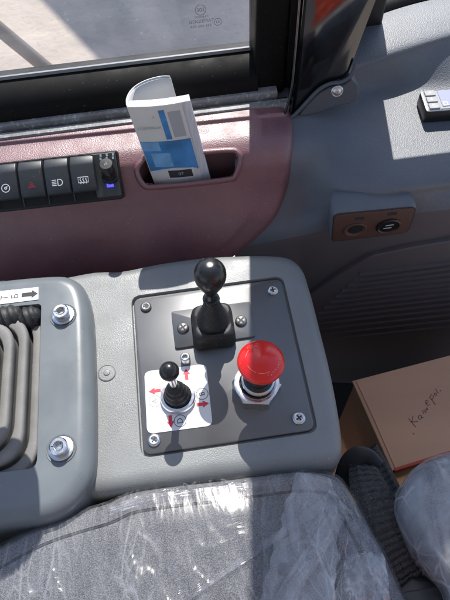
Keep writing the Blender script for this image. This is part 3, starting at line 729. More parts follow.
# curled cover: starts at the left edge, arcs back and over to the right
arc = [(.0, .0006), (-.012, .004), (-.004, .012), (.06, .0215), (.17, .029), (.32, .0345), (.48, .0375), (.62, .0385), (.735, .0375)]
ac = catmull([(u, d, 0) for u, d in arc], 6)
mb = MB(); mb.grid(sheet([(p.x, p.y) for p in ac], -.42, 1.0)); mb.build('curled_cover', 'paper', bk, angle=80, thick=.0009)
mb = MB(); arc2 = [(p.x + .012, p.y - .0016) for p in ac][6:]
mb.grid(sheet(arc2, -.4, .985)); mb.build('inner_leaf', 'paper', bk, angle=80, thick=.0004)
def printed(name, u0, u1, v0, v1, m, d=.00012, fn=None):
    mb = MB(); rows = []
    for j in range(13):
        r = []
        for i in range(17):
            u = u0 + (u1 - u0) * i / 16; v = v0 + (v1 - v0) * j / 12
            if fn: v = fn(u, v)
            r.append(bl(u, v) + bn * (bow(u) + d))
        rows.append(r)
    mb.grid(rows); return mb.build(name, m, blk, angle=80)
CW = .86                                     # the cover is narrower than the fanned pages beside it
printed('cover_sheet', .0, CW, -.40, 1.0, 'paper', .0007)
printed('blue_print', .01, CW * .985, .13, .56, 'blue', .0009)
printed('pale_print', .012, CW * .36, .43, .555, 'lblue', .0010)
printed('pale_print', .12, .44, .20, .40, 'lblue', .00105)
printed('white_wave', .0, CW * .95, .105, .150, 'paper', .0011, fn=lambda u, v: v + .05 * math.sin(u * 3.4) - .02)
printed('spine_strip', .46, .555, .58, .95, 'blue', .0009)
printed('text_block', .60, .80, .60, .92, 'pgrey', .0009)
blk.children[-1].data.materials[0] = mat('fine_grey_print', (.55, .56, .58), .5, var=(400, .12))
printed('device_frame', .27, .76, .015, .165, 'paper', .0012)
printed('device_picture', .31, .72, .035, .145, 'ink', .0013)
u0 = bl(.52, .09) + bn * (bow(.52) + .0016); text('07', 'device_digits', 'pgrey', blk, frame(u0, bx, bn), .005)
u0 = bl(.24, .74) + bn * (bow(.25) + .0016); text('THERMALUX', 'title_print', 'pgrey', blk, frame(u0, bx, bn), .0034, spacing=1.1)
u0 = bl(.36, .88) + bn * (bow(.36) + .0016); text('A', 'title_print', 'pgrey', blk, frame(u0, bx, bn), .003)

# ================================================================== WINDOW
def e2(px, e): return e - .105 * (px - 200)
win = thing('cab_window', 'dusty cab window in a black rubber-sealed frame with an etched glass stamp', 'window', at(150, 60, .1))
YG = .482; XL, XR = -.62, .0795
rise = (at(0, 75, .1) - at(250, 53, .1))
mb = MB(); gz = .098
mb.add([(XL, YG, gz - .01), (XR + .012, YG, gz - .01), (XR + .012, YG, 1.15), (XL, YG, 1.15)], [(0, 1, 2, 3)])
gl = mb.build('glass_pane', 'glass', win, smooth=False); 
def prism(name, m, prof, x0, x1, parent, angle=40, bev=0):
    mb = MB(); mb.loft([[V((x0, y, z)) for y, z in prof], [V((x1, y, z)) for y, z in prof]], True, True); return mb.build(name, m, parent, angle=angle, bevel=bev)
# profile points chosen from where the rails show in the picture
def yz(e, z): p = at(150, e2(150, e), z); return (p.y, z)
pA, pB = yz(59, .101), yz(90.5, .080)
prof = [(YG + .012, .102), (YG - .003, .1025), (YG - .010, .1015), (YG - .022, .098), (YG - .031, .091), (YG - .034, .082), (YG - .033, .070), (YG + .012, .060)]
prism('lower_seal', 'seal', prof, XL, .0815, win, 60)
prism('glass_edge', 'btn', [(YG - .0012, .1026), (YG - .0034, .1026), (YG - .0034, .1060), (YG - .0012, .1060)], XL, .079, win, 30)
a0, a1 = yz(91, .0795), yz(103, .078)
prism('sill_rail', 'steel', [(a0[0] + .012, .0805), (a0[0], .0800), (a1[0] + .002, .0790), (a1[0], .0775), (a1[0], .066), (a0[0] + .012, .066)], XL, .100, win, 30)
g0, g1 = yz(103, .072), yz(112, .070)
prism('sill_groove', 'dark', [(a1[0] + .004, .068), (g1[0] - .006, .068), (g1[0] - .006, .06), (a1[0] + .004, .06)], XL, .1105, win, 30)
s0, s1 = yz(109.5, .0745), yz(114, .0735)
prism('sill_strip', 'steel', [(s0[0], .0742), (s1[0] - .0006, .0738), (s1[0] - .002, .066), (s0[0], .066)], XL, .110, win, 30)
# upright of the frame
mb = MB(); mb.box(Matrix.Identity(4), (XR, YG - .030, .07), (XR + .030, YG + .012, 1.15)); mb.build('upright', 'seal', win, bevel=.004)
mb = MB(); mb.box(Matrix.Identity(4), (XR + .0302, YG - .022, .066), (XR + .058, YG + .006, 1.15)); mb.build('upright_channel', 'black', win, bevel=.003)
# etched stamp
fs = frame(V((0, YG - .0009, 0)), XA, V((0, -1, 0))); gY = V((0, 1, 0))
def ong(px, py): p = atY(px, py, YG - .0009); return frame(p, XA, V((0, -1, 0)))
k = (atY(210, 20, YG) - atY(200, 20, YG)).length / 10       # metres per picture unit there
strokes([[(x * 1.0, y) for x, y in circ(0, 0, 5.2 * k, 28)]], .3 * k, ong(200.6, 10)).build('stamp_ring', 'stamp', gl, smooth=False)
text('303', 'stamp_text', 'stamp', gl, ong(200.6, 10), 5.2 * k)
text('GENZEMAT', 'stamp_text', 'stamp', gl, ong(201.5, 21.3), 4.7 * k, spacing=1.05)
text('43R-000 854', 'stamp_text', 'stamp', gl, ong(201, 26.3), 3.9 * k, spacing=1.05)
text('TEMPERED', 'stamp_text', 'stamp', gl, ong(201.5, 16.9), 2.6 * k, spacing=1.2)
strokes([circ(0, 0, 3.7 * k, 24)], .28 * k, ong(217.8, 21.8)).build('stamp_ring', 'stamp', gl, smooth=False)
text('E8', 'stamp_text', 'stamp', gl, ong(217.8, 21.8), 3.6 * k)

# ================================================================== PILLAR
YP = .428
pil = thing('corner_pillar', 'glossy black corner pillar cover beside the window', 'pillar', atY(300, 105, YP))
out = [(286, 122), (292, 104), (297, 60), (302, 0), (309, -90), (440, -90), (400, -40), (377.5, 0), (366, 30), (355, 60), (350, 73), (345, 79), (335, 84), (322, 92), (312, 104), (306, 118)]
PN = V((-math.sin(.10) * math.cos(.20), -math.cos(.10) * math.cos(.20), math.sin(.20))); PP0 = atY(318, 90, YP)
def atPil(x, y, d=0.0): return atP(x, y, PP0 + PN * d, PN)
P3 = [atPil(x, y) for x, y in out]
fp = frame(PP0, XA, PN); fpi = fp.inverted()
o2 = [(fpi @ p).xy for p in P3]
mb = MB(); slab(mb, rounded(o2, .004, 4), [(0, -.05), (0, -.004), (.0012, -.001), (.004, 0)], fp); mb.build('pillar_cover', 'gloss', pil, angle=35)
mb = MB(); e_ = [atPil(x, y, .003) for x, y in ((284, 116), (291, 92), (294.5, 60), (299.5, 0), (306, -90))]
mb.tube(catmull(e_, 6), .0013, 10); mb.build('pillar_bead', 'gloss', pil, angle=80)
mb = MB(); mb.box(Matrix.Identity(4), (.118, .515, .02), (.2235, .56, 1.15)); mb.build('pillar_post', 'black', pil, bevel=.004)
mb = MB(); mb.box(Matrix.Identity(4), (.2236, .515, .27), (.75, .55, .60)); mb.build('added_shade_bar', 'black', pil, bevel=.004)  # unseen bar added to keep sun off the box and right-hand seat

# ================================================================== RIGHT SIDE TRIM
side = thing('side_trim', 'grey grained plastic side trim wrapping round the cab corner', 'trim panel', at(400, 150, .05))
w0 = at(300, 234, -.026); w1 = at(400, 213, .012); wd = (w1 - w0); wn = V((wd.y, -wd.x, 0)).normalized()      # lower wall plane, facing the viewer
if wn.y > 0: wn = -wn
colx = [235, 262, 300, 345, 372, 400, 430, 460, 540, 640]
Yt = {235: [74, 82, 90, 96, 101, 107, 113, 123, 159, 193, 211, 226, 248, 278, 310, 360, 420],
      300: [60, 70, 80, 88, 94, 100, 106, 116, 150, 185, 203, 216, 236, 264, 300, 350, 410],
      345: [30, 42, 58, 69, 77, 87, 95, 107, 145, 180, 195, 206, 225, 252, 290, 340, 400],
      400: [8, 19, 37, 50, 58, 75, 86.5, 100, 140, 175, 188, 197, 215, 240, 280, 330, 390],
      460: [-7, 4, 18, 32, 41, 68, 85.5, 98, 134, 167, 181, 190, 208, 235, 270, 320, 380],
      640: [-50, -38, -20, -8, 2, 40, 66, 80, 112, 142, 155, 165, 185, 210, 245, 295, 355]}
Zt = {235: [.068, .067, .066, .065, .0645, .064, .063, .061, .050, .015, -.003, -.016, -.036, -.07, -.11, -.17, -.25],
      300: [.084, .083, .081, .078, .074, .070, .067, .0655, .060, .044, .027, .012, None, None, None, None, None],
      345: [.086, .087, .085, .081, .073, .063, .058, .055, .052, .044, .034, .022, None, None, None, None, None],
      400: [.087, .0885, .0875, .0845, .077, .061, .0525, .0505, .050, .048, .044, .034, None, None, None, None, None],
      460: [.087, .0885, .0875, .0845, .077, .061, .0525, .0505, .050, .048, .044, .034, None, None, None, None, None],
      640: [.087, .0885, .0875, .0845, .077, .061, .0525, .0505, .050, .048, .044, .034, None, None, None, None, None]}
for r_ in range(17):
    Zt[235][r_] = dz(Yt[235][r_] + 3.7) - .007
    if r_ < 12: Zt[300][r_] = dz(Yt[300][r_] + 10.5) - .005
ks = sorted(Yt); NR = 17
def colpt(x, r):
    ys = lin([(k_, Yt[k_][r]) for k_ in ks], x)
    if r <= 11 or x < 300: 
        zs = lin([(k_, Zt[k_][r] if Zt[k_][r] is not None else atP(k_, Yt[k_][r], w0, wn).z) for k_ in ks], x); return at(x, ys, zs)
    return atP(x, ys, w0, wn)
mb = MB(); rows = []; xs = [235 + i * 3 for i in range(136)]
cols = [catmull([colpt(x, r) for r in range(NR)], 6) for x in xs]
for r in range(len(cols[0])): rows.append([c[r] for c in cols])
split = 12 * 6
mb.grid(rows[:split + 1]); mb.build('upper_trim', 'trim', side, angle=60)
mb = MB(); mb.grid(rows[split:]); mb.build('lower_panel', 'trimwarm', side, angle=60)  # same trim surface, split so its lower part takes the warm shade tint
# back seal and sill behind the trim's rear edge
b0 = rows[0]; sel = [p for p, x in zip(b0, xs) if x >= 340]
mb = MB(); mb.grid([[p + V((0, -.001, -.004)) for p in sel], [p + V((.001, .004, .0035)) for p in sel], [p + V((.002, .012, .005)) for p in sel], [p + V((.02, .11, .004)) for p in sel], [p + V((.02, .11, -.1)) for p in sel]], flip=True); mb.build('rear_seal', 'seal', side, angle=70)
# lip round the pillar foot with its screw
lip = [(286, 120), (296, 111), (306, 100), (317, 89), (328, 83), (340, 81), (348, 76), (352, 69), (354, 62)]
lp = catmull([atPil(x, y, .003) for x, y in lip], 6)
lp2 = [p + V((.002, .0, -.001)) for p in lp]
mb = MB(); mb.tube(lp2, .0019, 10); mb.build('trim_lip', 'flange', side, angle=80)
fl_px = [(299, 112), (309, 101), (319, 92), (330, 86), (342, 84.5), (350, 80), (357, 84), (356, 97), (346, 103), (330, 108)]
fv = []
for x, y in fl_px: fv.append(colpt(x, 7))
def surf(px, py):
    best = None
    c = cols[max(0, min(len(cols) - 1, round((px - 235) / 3)))]
    for p in c:
        q_ = px_of(p); d = abs(q_[1] - py)
        if best is None or d < best[0]: best = (d, p)
    return best[1]
fpx = [(297, 116), (307, 103), (318, 92.5), (330, 86), (344, 83.5), (351, 78), (358, 84), (358, 96), (352, 102), (336, 105), (316, 112)]
mb = MB(); slab(mb, rounded([(fpi @ atPil(x, y)).xy for x, y in fpx], .002, 3), [(0, -.05), (0, .0015), (.001, .0025)], fp); mb.build('pillar_flange', 'flange', side, angle=40)
sp = atPil(337, 91, .002); mt = frame(sp, XA, PN)
mb = MB(); mb.lathe([(.0058, -.002), (.0058, .001), (.0050, .0016), (.0044, .0010), (.0040, .0016), (.0024, .0026), (.0012, .0026), (.001, .0018)], mt, 32); mb.build('screw', 'zinc', side, angle=40)

# socket pod
a = at(332, 213.5, .038); b_ = at(417, 206, .038); fd = (b_ - a).normalized(); fn_ = V((fd.y, -fd.x, 0)).normalized()
if fn_.y > 0: fn_ = -fn_
fn_ = (fn_ + V((0, 0, -.10))).normalized()
cor = [atP(x, y, a, fn_) for x, y in ((330, 242.5), (409, 233), (418.5, 205.5), (332, 213.5))]
SF = frame(cor[0], fd, fn_); SFi = SF.inverted(); so2 = [(SFi @ p).xy for p in cor]
mb = MB(); slab(mb, rounded(so2, [.007, .009, .008, .007], 8), [(.006, -.030), (.001, -.020), (0, -.0035), (.0008, -.0012), (.0028, 0)], SF); pod = mb.build('socket_pod', 'trim', side, angle=50)
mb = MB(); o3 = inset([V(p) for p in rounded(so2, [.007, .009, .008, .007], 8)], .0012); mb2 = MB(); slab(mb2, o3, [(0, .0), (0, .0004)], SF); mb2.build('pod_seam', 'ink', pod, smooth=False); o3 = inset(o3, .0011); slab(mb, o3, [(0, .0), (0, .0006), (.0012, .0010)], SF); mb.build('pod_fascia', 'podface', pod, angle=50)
def onS(px, py): return (SFi @ atP(px, py, cor[0], fn_)).xy
c1 = onS(355, 228.2); mt = SF @ T((c1.x, c1.y, .001))
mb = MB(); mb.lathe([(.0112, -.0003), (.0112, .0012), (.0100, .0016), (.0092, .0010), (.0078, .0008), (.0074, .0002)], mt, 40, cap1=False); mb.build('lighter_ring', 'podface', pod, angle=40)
mb = MB(); mb.lathe([(.0075, .0004), (.0070, .0006), (.004, .0006)], mt, 32); mb.build('lighter_hole', 'dark', pod, angle=40)
c1 = onS(388, 224.5); mt = SF @ T((c1.x, c1.y, .001))
mb = MB(); mb.lathe([(.0118, -.0003), (.0118, .0014), (.0104, .0022), (.0096, .0014), (.005, .0013)], mt, 40); us = mb.build('charger_socket', 'black', pod, angle=40)
mb = MB()
for s_ in (-1, 1): mb.box(mt @ Matrix.Rotation(.12, 4, 'Z'), (-.0038 + s_ * .0008, s_ * .0024 - .0005, .0012), (.0038 + s_ * .0008, s_ * .0024 + .0005, .0017))
mb.build('charger_slots', 'icon', us, smooth=False)
for px, py in ((359.5, 217.5), (392, 212.7)):
    c1 = onS(px, py); mb = MB(); mb.box(SF, (c1.x - .0042, c1.y - .0022, .0009), (c1.x + .0042, c1.y + .0022, .0013)); mb.build('pod_label', 'ink', pod, smooth=False)

# vent grille
vpx = [(306, 297), (340, 275), (372, 256), (410, 248), (470, 238), (560, 222), (560, 330), (300, 352)]
WF = frame(w0 + wn * .0, wd, wn); WFi = WF.inverted()
v2 = [(WFi @ atP(x, y, w0 + wn * .006, wn)).xy for x, y in vpx]
mb = MB(); slab(mb, rounded(v2, .004, 4), [(0, -.004), (0, .0048), (.0012, .006)], WF); vent = mb.build('vent_panel', 'trimwarm', side, angle=40)
for k in range(13):
    l, r = (352 - k * .8 if k < 6 else 345 - (k - 6) * 6, 275 + k * 5.4), (560, 248 + k * 5.4)
    l = (max(308, 360 - k * 6), 273.5 + k * 5.6); r = (560, 246 + k * 5.6 + 0)
    pa, pb = [(WFi @ atP(*p_, w0 + wn * .006, wn)) for p_ in (l, r)]
    mb = MB(); dd = (pb - pa).normalized(); nn_ = V((-dd.y, dd.x, 0)); hh = .0013
    mb.loft([[WF @ (p_ + nn_ * y + V((0, 0, z - p_.z))) for y, z in ((-hh * 1.3, .0055), (-hh, .0088), (hh, .0088), (hh * 1.3, .0055))] for p_ in (pa, pb)], True, True); mb.build('vent_slat', 'trimwarm', vent, smooth=False)

# ------------------------------------------------------------------ remote on the ledge
rz = .0505
rc = thing('remote_control', 'small black remote with silver-edged keypad lying on the grey ledge', 'remote control', at(430, 108, rz))
rt = .0145
k4 = [at(x, y, rz + rt) for x, y in ((419.5, 91.5), (426.5, 111.8), (520, 104.5), (506, 84.5))]
RF = frame(k4[1], k4[2] - k4[1], UP); RFi = RF.inverted(); r2 = [(RFi @ p).xy for p in k4]; r2 = [r2[0], r2[1], r2[2], r2[3]]
mb = MB(); slab(mb, rounded(r2, .003, 5), [(.0012, -rt), (0, -rt + .002), (0, -.0012), (.0006, -.0003)], RF); rb_ = mb.build('case', 'black', rc, angle=40)
mb = MB(); slab(mb, inset([V(p) for p in reversed(rounded(r2, .003, 5))] if area2([V(p) for p in rounded(r2, .003, 5)]) < 0 else [V(p) for p in rounded(r2, .003, 5)], .0004), [(0, -.0006), (0, .0002), (.0008, .0006)], RF); mb.build('silver_frame', 'chrome', rc, angle=40)
rr2 = [V(p) for p in rounded(r2, .003, 5)]
if area2(rr2) < 0: rr2.reverse()
mb = MB(); slab(mb, inset(rr2, .0018), [(0, .0003), (0, .0009)], RF); mb.build('face', 'btn', rc, angle=40)
hR = r2[0].y - r2[1].y; Lr_ = r2[2].x - r2[1].x
for k in range(3):
    yy = hR * (.19 + .31 * k); xo = (r2[0].x - r2[1].x) * (yy / hR)
    mb = MB(); slab(mb, [p + V((xo + .0085, yy)) for p in rrect(.0105, hR * .26, .001, 4)], [(0, .0008), (0, .0018), (.0004, .0022)], RF); key = mb.build('key', 'btn', rc, angle=40)
    mt = RF @ T((xo + .0085, yy, .0022))
    ln = [[[(.0025, -.0012), (-.0015, -.0012), (-.0025, 0), (-.0015, .0012), (.0008, .0012)]], [[(-.0008, .0018), (.0006, 0), (-.0008, -.0018)], [(-.002, 0), (.0006, 0)]], [[(-.0018, -.0006), (0, .0012), (.0018, -.0006), (-.0018, -.0006)]]][k]
    strokes(ln, .0004, mt).build('key_mark', 'icon', key, smooth=False)
mb = MB(); mb.box(RF, (.017, hR * .16, .0008), (Lr_ * .85, hR * .92, .0014)); scr = mb.build('screen', 'lcd', rc, smooth=False)
strokes([[(.0185, hR * .2), (.0225, hR * .2), (.0225, hR * .34), (.0185, hR * .34), (.0185, hR * .2)]], .0005, RF @ T((0, 0, .0014))).build('screen_symbol', 'icon', scr, smooth=False)

# ================================================================== CARDBOARD BOX
zb = -.105
bc4 = [at(x, y, zb) for x, y in ((352.5, 381.5), (392, 470.5))]; ex = at(470, 350, zb); ey = at(470, 442.5, zb)
bxx = thing('cardboard_box', 'brown cardboard box with handwriting and a red lower edge, by the seat', 'box', at(400, 420, zb))
TLb, BLb, TRb, BRb = bc4[0], bc4[1], at(560, 327, zb), at(560, 418, zb)
BF = frame(BLb, BRb - BLb, UP); BFi = BF.inverted(); t2 = [(BFi @ p) for p in (BLb, BRb, TRb, TLb)]
def quad_slab(z0, z1, grow, name, m, parent):
    mb = MB(); slab(mb, [p.xy for p in t2], [(-grow, z0), (-grow, z1 - .0006), (-grow + .0006, z1)], BF); return mb.build(name, m, parent, angle=40)
body = quad_slab(-.30, -.0012, -.002, 'box_body', 'card', bxx)
lid = quad_slab(-.0011, .0012, .0004, 'box_lid', 'card', bxx)
mb = MB(); mb.box(BF, (.002, -.0016, -.012), ((BRb - BLb).length, .0014, .0016)); mb.build('red_edge', 'cardred', bxx, bevel=.0006)
mb = MB(); v_ = (t2[3] - t2[0]); mb.tube([BF @ (t2[0] + V((.004, .001, .0012))), BF @ (t2[0].lerp(t2[3], .5) + V((.0045, 0, .0016))), BF @ (t2[3] + V((.004, -.001, .0012)))], .0011, 8); mb.build('folded_edge', 'card', bxx, angle=80)
def onB(px, py): return (BFi @ at(px, py, zb + .0013)).xy
def wr(list_px): return [[tuple(onB(x, y)) for x, y in ln] for ln in list_px]
# handwriting traced as pen strokes: Камеры
Z0 = (400, 370); sc_ = 50 / 429
def zp(*pts): return [(Z0[0] + x * sc_, Z0[1] + y * sc_) for x, y in pts]
hand = [zp((75, 415), (92, 440), (115, 465), (137, 490)), zp((112, 392), (108, 420), (100, 445)), zp((100, 445), (125, 445), (155, 440)),
        zp((178, 385), (162, 392), (158, 415), (172, 425), (186, 412), (184, 388), (192, 410), (205, 408)),
        zp((192, 345), (205, 380), (208, 345), (222, 368), (224, 330), (236, 345), (232, 320)),
        zp((222, 290), (240, 280), (238, 258), (222, 262), (222, 290), (238, 305), (254, 295)),
        zp((255, 235), (280, 265), (305, 298)), zp((255, 235), (270, 210), (288, 222), (282, 250), (268, 252)),
        zp((290, 195), (305, 225), (318, 215), (310, 195), (298, 205)), zp((305, 160), (322, 190), (332, 200)), zp((340, 172), (356, 182))]
strokes(wr(hand), .00032, BF @ T((0, 0, .0013))).build('handwriting', 'pen', lid, smooth=False)
strokes(wr([zp((110, 545), (122, 550))]), .0005, BF @ T((0, 0, .0013))).build('pen_dot', 'ink', lid, smooth=False)

# ================================================================== SEATS
def seat_form(mb, out2, prof, ctop, nz_amp=0.0, seed=0.0, ridges=0.0):
    P = [V(p[:2]) for p in out2]
    if area2(P) < 0: P.reverse()
    rings = [[V((p.x, p.y, z)) for p in inset(P, d)] for d, z in prof]
    last = rings[-1]; c = sum(last, V()) / len(last)
    for t in [k / 28 for k in range(1, 28)]:
        rings.append([p.lerp(V((c.x, c.y, ctop)), t) for p in last])
    if nz_amp or ridges:
        for r in rings[1:]:
            for p in r:
                q_ = V((p.x * 28 + seed, p.y * 16 + p.x * 8, p.z * 10)); d = noise.noise(q_) * nz_amp
                q2 = V((p.x * 60 + p.y * 22 + seed, p.y * 20 - p.x * 9, seed)); d += (1 - abs(noise.noise(q2)) * 2.2) * ridges
                p.z += d
    mb.loft(rings, False, True)
ZS = .004; DZ = .016
seatpx = [(-120, 600), (-40, 562), (0, 546), (22, 534), (50, 521), (80, 511), (108, 503), (128, 494), (150, 489), (190, 484), (225, 480), (262, 475), (292, 471.5), (318, 472), (336, 476), (347, 487), (357, 503), (370, 527), (384, 553), (398, 585), (410, 615), (430, 690), (200, 800), (-150, 800)]
so_ = resample(catmull([at(x, y, ZS - .012) for x, y in seatpx], 8, True), 260)
seat = thing('operator_seat', 'grey speckled fabric seat cushion under clear film, in front of the console', 'seat', at(200, 560, -.05))
SP = [(.006, -.20), (.0, -.06), (-.0004, -.030), (.0012, -.022), (.0045, -.0165), (.0085, -.0135), (.0150, -.0118), (.0168, -.0108), (.0182, -.0126), (.0196, -.0106), (.024, -.0100), (.032, -.0092)]
def lift(pr, d): return [(a_, z_ + d) for a_, z_ in pr]
mb = MB(); seat_form(mb, so_, lift(SP, DZ), -.004 + DZ, .0005, 3.0); cu = mb.build('cushion', 'fabric', seat, angle=80)
sp2 = [V((p.x, p.y)) for p in so_]
if area2(sp2) < 0: sp2.reverse()
pip = inset(sp2, .0182)
mb = MB(); mb.tube([V((p.x, p.y, -.0116 + DZ)) for p in pip], .0009, 8, closed=True); mb.build('seam_piping', 'pipe', cu, angle=80)
p = at(284, 569, -.0035 + DZ); mb = MB(); mb.lathe([(.0044, -.010), (.0043, .0012), (.003, .0024), (.001, .0026)], T(p), 24); mb.build('dark_tuft', 'ink', seat, angle=80)

wrap = thing('plastic_wrap', 'clear crinkled protective film over the operator seat cushion', 'plastic film', at(250, 540, 0))
grow = resample(inset(sp2, -.0014), 420)
def film_form(mb, out2, prof, ctop, seed, amp, wr_):
    """seat_form with crumpled, radiating creases"""
    P = [V(p[:2]) for p in out2]
    if area2(P) < 0: P.reverse()
    rings = [[V((p.x, p.y, z)) for p in inset(P, d)] for d, z in prof]; last = rings[-1]; c = sum(last, V()) / len(last)
    for t in [k / 70 for k in range(1, 70)]: rings.append([p.lerp(V((c.x, c.y, ctop)), t) for p in last])
    for k, r in enumerate(rings[2:]):
        for p in r:
            q_ = V((p.x * 95 + p.y * 26 + seed, p.y * 26 - p.x * 12, seed)); q3 = V((p.x * 210 - p.y * 60, p.y * 70 + seed, seed))
            q4 = V((p.x * 24, p.y * 24 + seed, seed))
            d = max(0, .5 - abs(noise.noise(q_)) * 2.4) * wr_ + max(0, .4 - abs(noise.noise(q3)) * 2) * wr_ * .45
            p.z += d * (.3 if k < 9 else min(1, .3 + (k - 9) * .1)) * max(.15, .5 + noise.noise(q4) * 1.3) + amp * (noise.noise(q4 * 2) * .5 + .3)
    mb.loft(rings, False, True)
FP = [(.006, -.12), (.0, -.05), (-.0004, -.028), (.0012, -.0195), (.0045, -.0140), (.0085, -.0110), (.0150, -.0098), (.018, -.0092), (.021, -.0086), (.026, -.0076), (.032, -.0066)]
mb = MB(); film_form(mb, grow, lift(FP, DZ), -.0005 + DZ, 11.0, .0010, .0024); fo = mb.build('film_sheet', 'film', wrap, angle=25)
def strip(pts_a, pts_b, m, name, parent, k=26, lift=.004, seed=0):
    """a loose fold of film: a rippled, creased sheet between two edge lines"""
    A_ = resample([at(x, y, z + DZ) for x, y, z in pts_a], 70, False); B_ = resample([at(x, y, z + DZ) for x, y, z in pts_b], 70, False); rows = []
    for j in range(k + 1):
        t = j / k; r = []
        for i, (a, b2) in enumerate(zip(A_, B_)):
            w_ = max(0, .5 - abs(noise.noise(V((i * .045 + seed, t * 5.5 + i * .04, seed)))) * 2.4)
            r.append(a.lerp(b2, t + .10 * noise.noise(V((i * .16, seed, t * 2)))) + V((0, 0, lift * math.sin(PI * t) ** .6 + .0032 * w_ + .0014 * noise.noise(V((i * .12 + seed, t * 5, seed))))))
        rows.append(r)
    mb = MB(); mb.grid(rows); return mb.build(name, m, parent, angle=25)
strip([(296, 473, -.004), (284, 510, -.002), (270, 560, -.001), (256, 620, .0)], [(330, 478, -.004), (337, 500, .0), (338, 560, .002), (332, 620, .004)], 'film2', 'film_fold', wrap, seed=2)
strip([(338, 500, -.004), (318, 530, -.002), (288, 575, .0), (258, 625, .002)], [(350, 512, -.006), (328, 548, .004), (303, 588, .004), (280, 632, .004)], 'film2', 'film_fold', wrap, seed=5)
strip([(262, 478, -.006), (260, 520, -.003), (262, 570, -.002), (258, 620, -.001)], [(284, 475, -.006), (272, 515, -.001), (270, 560, .0), (268, 620, .001)], 'film', 'film_fold', wrap, seed=8)
strip([(108, 506, -.009), (150, 492, -.009), (200, 485, -.009), (262, 477, -.009)], [(108, 516, -.005), (150, 505, -.004), (200, 497, -.004), (262, 490, -.004)], 'film', 'film_fold', wrap, lift=.0022, seed=11)
strip([(345, 560, -.006), (365, 552, -.006), (384, 556, -.008)], [(326, 615, -.002), (355, 606, -.001), (390, 610, -.004)], 'film2', 'film_fold', wrap, seed=15)
strip([(330, 480, -.004), (345, 492, -.006), (362, 516, -.008), (392, 580, -.008)], [(322, 500, .0), (332, 525, .0), (346, 560, .0), (365, 620, .0)], 'film', 'film_fold', wrap, seed=19)

zq = -.02
s2px = [(401, 512), (404, 492), (412, 476), (424, 466), (440, 460), (470, 452), (540, 440), (640, 500), (640, 700), (480, 660), (448, 592), (432, 572), (415, 548)]
s2o = resample(catmull([at(x, y, zq) for x, y in s2px], 8, True), 200)
st2 = thing('wrapped_seat', 'grey seat wrapped in milky plastic beside the belt buckle, at the photo corner', 'seat', at(440, 530, -.05))
mb = MB(); seat_form(mb, s2o, [(.008, -.18), (.002, -.07), (.0, -.03), (.002, -.012), (.007, .0), (.015, .008), (.026, .013)], .02, .003, 5.0); mb.build('seat_cushion', 'fabric', st2, angle=80)
wr2 = thing('plastic_bag_cover', 'milky crumpled plastic bag pulled over the right-hand seat', 'plastic film', at(440, 530, 0))
q2_ = [V((p.x, p.y)) for p in s2o]
if area2(q2_) < 0: q2_.reverse()
mb = MB(); film_form(mb, resample(inset(q2_, -.003), 360), [(.008, -.16), (.002, -.06), (.0, -.026), (.001, -.008), (.006, .005), (.014, .013), (.026, .018)], .026, 21.0, .004, .010); mb.build('bag_sheet', 'film3', wr2, angle=25)

# ================================================================== SEAT BELT
belt = thing('seat_belt', 'black ribbed seat belt strap looped down to its buckle between the seats', 'seat belt', at(385, 540, -.05))
def ribbon(ca, wa, th, name, m, parent, rib=0):
    """ca: list of (px,py,z,half width px)"""
    C_ = catmull([at(x, y, z) for x, y, z, h in ca], 14); W_ = catmull([V((h, 0, 0)) for x, y, z, h in ca], 14); rings = []
    for i, p in enumerate(C_):
        t = (C_[min(i + 1, len(C_) - 1)] - C_[max(i - 1, 0)]).normalized(); side_ = t.cross(UP).normalized(); nn_ = side_.cross(t).normalized()
        hw = W_[i].x * .00082; rip = rib * math.sin(i * 1.9)
        pr = []
        for k in range(13):
            u = -1 + k / 6; pr.append(p + side_ * hw * u + nn_ * (th * (1 - abs(u) ** 3) * .9 + rip + .0006 * math.sin(u * 26) * (1 if rib else 0)))
        pr += [p + side_ * hw - nn_ * th, p - side_ * hw - nn_ * th]
        rings.append(pr)
    mb = MB(); mb.loft(rings, True, True); return mb.build(name, m, parent, angle=50)
ribbon([(362, 463, -.052, 14), (368, 484, -.040, 19), (378, 510, -.033, 22), (391, 538, -.031, 24), (404, 563, -.034, 25), (417, 588, -.04, 24)], 0, .0035, 'webbing', 'web', belt, .0007)
ribbon([(366, 452, -.075, 16), (374, 468, -.085, 18), (386, 492, -.095, 18), (396, 515, -.10, 18)], 0, .003, 'strap_tail', 'web', belt, .0004)
oa = catmull([at(*p) for p in ((332, 504, -.095), (336, 472, -.066), (345, 453, -.048), (358, 446, -.038), (371, 450, -.040), (381, 461, -.052))], 8)
ia = catmull([at(*p) for p in ((354, 506, -.092), (356, 484, -.070), (358, 470, -.056), (363, 463, -.050), (369, 464, -.051), (376, 472, -.058))], 8)
mb = MB(); mb.grid([[a.lerp(b_, t / 6) + V((0, 0, .003 * math.sin(PI * t / 6))) for a, b_ in zip(oa, ia)] for t in range(7)]); mb.build('webbing_loop', 'strap', belt, angle=70, thick=.0022)
mb = MB(); bo = [at(x, y, -.030) for x, y in ((396, 588), (412, 574), (440, 576), (452, 600), (470, 660), (410, 668))]
slab(mb, rounded([p.xy for p in reversed(bo)], .006, 6), [(0, -.07), (0, -.036), (.002, -.0315), (.005, -.030)]); mb.build('buckle', 'black', belt, angle=50)
mb = MB(); slab(mb, rounded([at(x, y, -.03).xy for x, y in ((408, 650), (452, 650), (441, 586), (402, 592))], .004, 6), [(0, -.0302), (0, -.0288), (.0012, -.028)]); mb.build('release_button', 'switch', belt, angle=50)

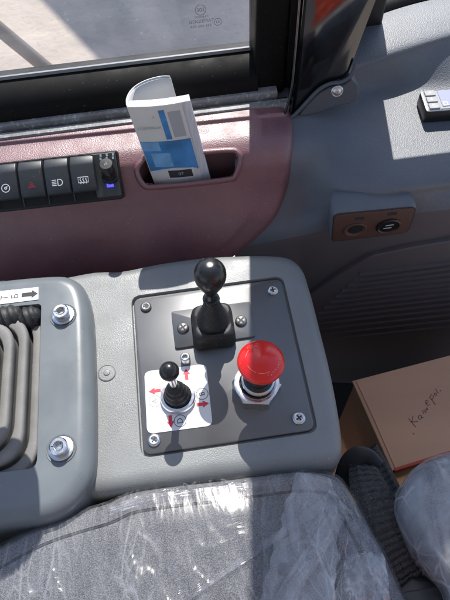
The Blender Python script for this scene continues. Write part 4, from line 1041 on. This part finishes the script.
jk = thing('red_reflector', 'orange-red vest added unseen behind the camera, mirrored in the glossy pillar', 'reflector', V((.22, -.36, .1)))  # unseen sheet added to give the pillar its red reflection
rows = []
for j in range(31):
    r = []
    for i in range(41):
        u, v = i / 40, j / 30; y = -.36 - .02 * abs(noise.noise(V((u * 9, v * 3, 3)))) * 2
        r.append(V((.08 + .28 * u + .015 * math.sin(v * 4), y, -.055 + .22 * v + .02 * noise.noise(V((u * 6, 0, 1))))))
    rows.append(r)
mb = MB(); mb.grid(rows); mb.build('reflector_sheet', 'orange', jk, angle=80, thick=.012)

# ================================================================== OUTSIDE THE CAB
hr = thing('handrail', 'dark slanting tube handrail outside the window', 'handrail', atY(20, 45, 1.2))
mb = MB(); h0, h1 = atY(-30, 5, 1.2), atY(50, 71, 1.2); d = (h1 - h0)
mb.tube([h0 - d * .6, h1 + d * .5], .016, 16); mb.build('rail_tube', 'steelout', hr)
rf = thing('cab_roof', 'pale headliner of the cab roof over the controls', 'roof', V((0, -.2, 1.1)))
mb = MB(); mb.box(Matrix.Identity(4), (-.8, -1.1, 1.1), (.8, .08, 1.16)); mb.build('headliner', 'lining', rf, bevel=.02)
mb = MB(); mb.box(Matrix.Identity(4), (-.8, -1.14, -.42), (.8, -1.10, 1.16)); mb.build('rear_wall', 'lining', rf, bevel=.02)
# unseen boom added ahead to throw the soft-edged shade on the sand
g0, g1, g2 = at(52, 0, -1.6), at(110, 60, -1.6), at(-10, -64, -1.6)
def up_(p, h): return p + S * (h / S.z)
bm_ = thing('sand_shade_blocker', 'unseen boom arm ahead of the cab, shading the sand', 'blocker', up_(g0, 4.0))
ba = up_(g2 + (g2 - g1) * 1.0, 4.0); bb_ = up_(g1 + (g1 - g2) * .35, 4.0); dirb = (bb_ - ba).normalized(); sidb = V((1, .3, 0)); 
mb = MB(); wv = V((1.9, .9, 0))
mb.loft([[ba, ba + wv, ba + wv + UP * .12, ba + UP * .12], [bb_, bb_ + wv, bb_ + wv + UP * .12, bb_ + UP * .12]], True, True); mb.build('blocker_box', 'steelout', bm_, bevel=.01, smooth=False)
for o_ in (win, pil, side): o_['kind'] = 'thing'
print('done', len(bpy.data.objects))
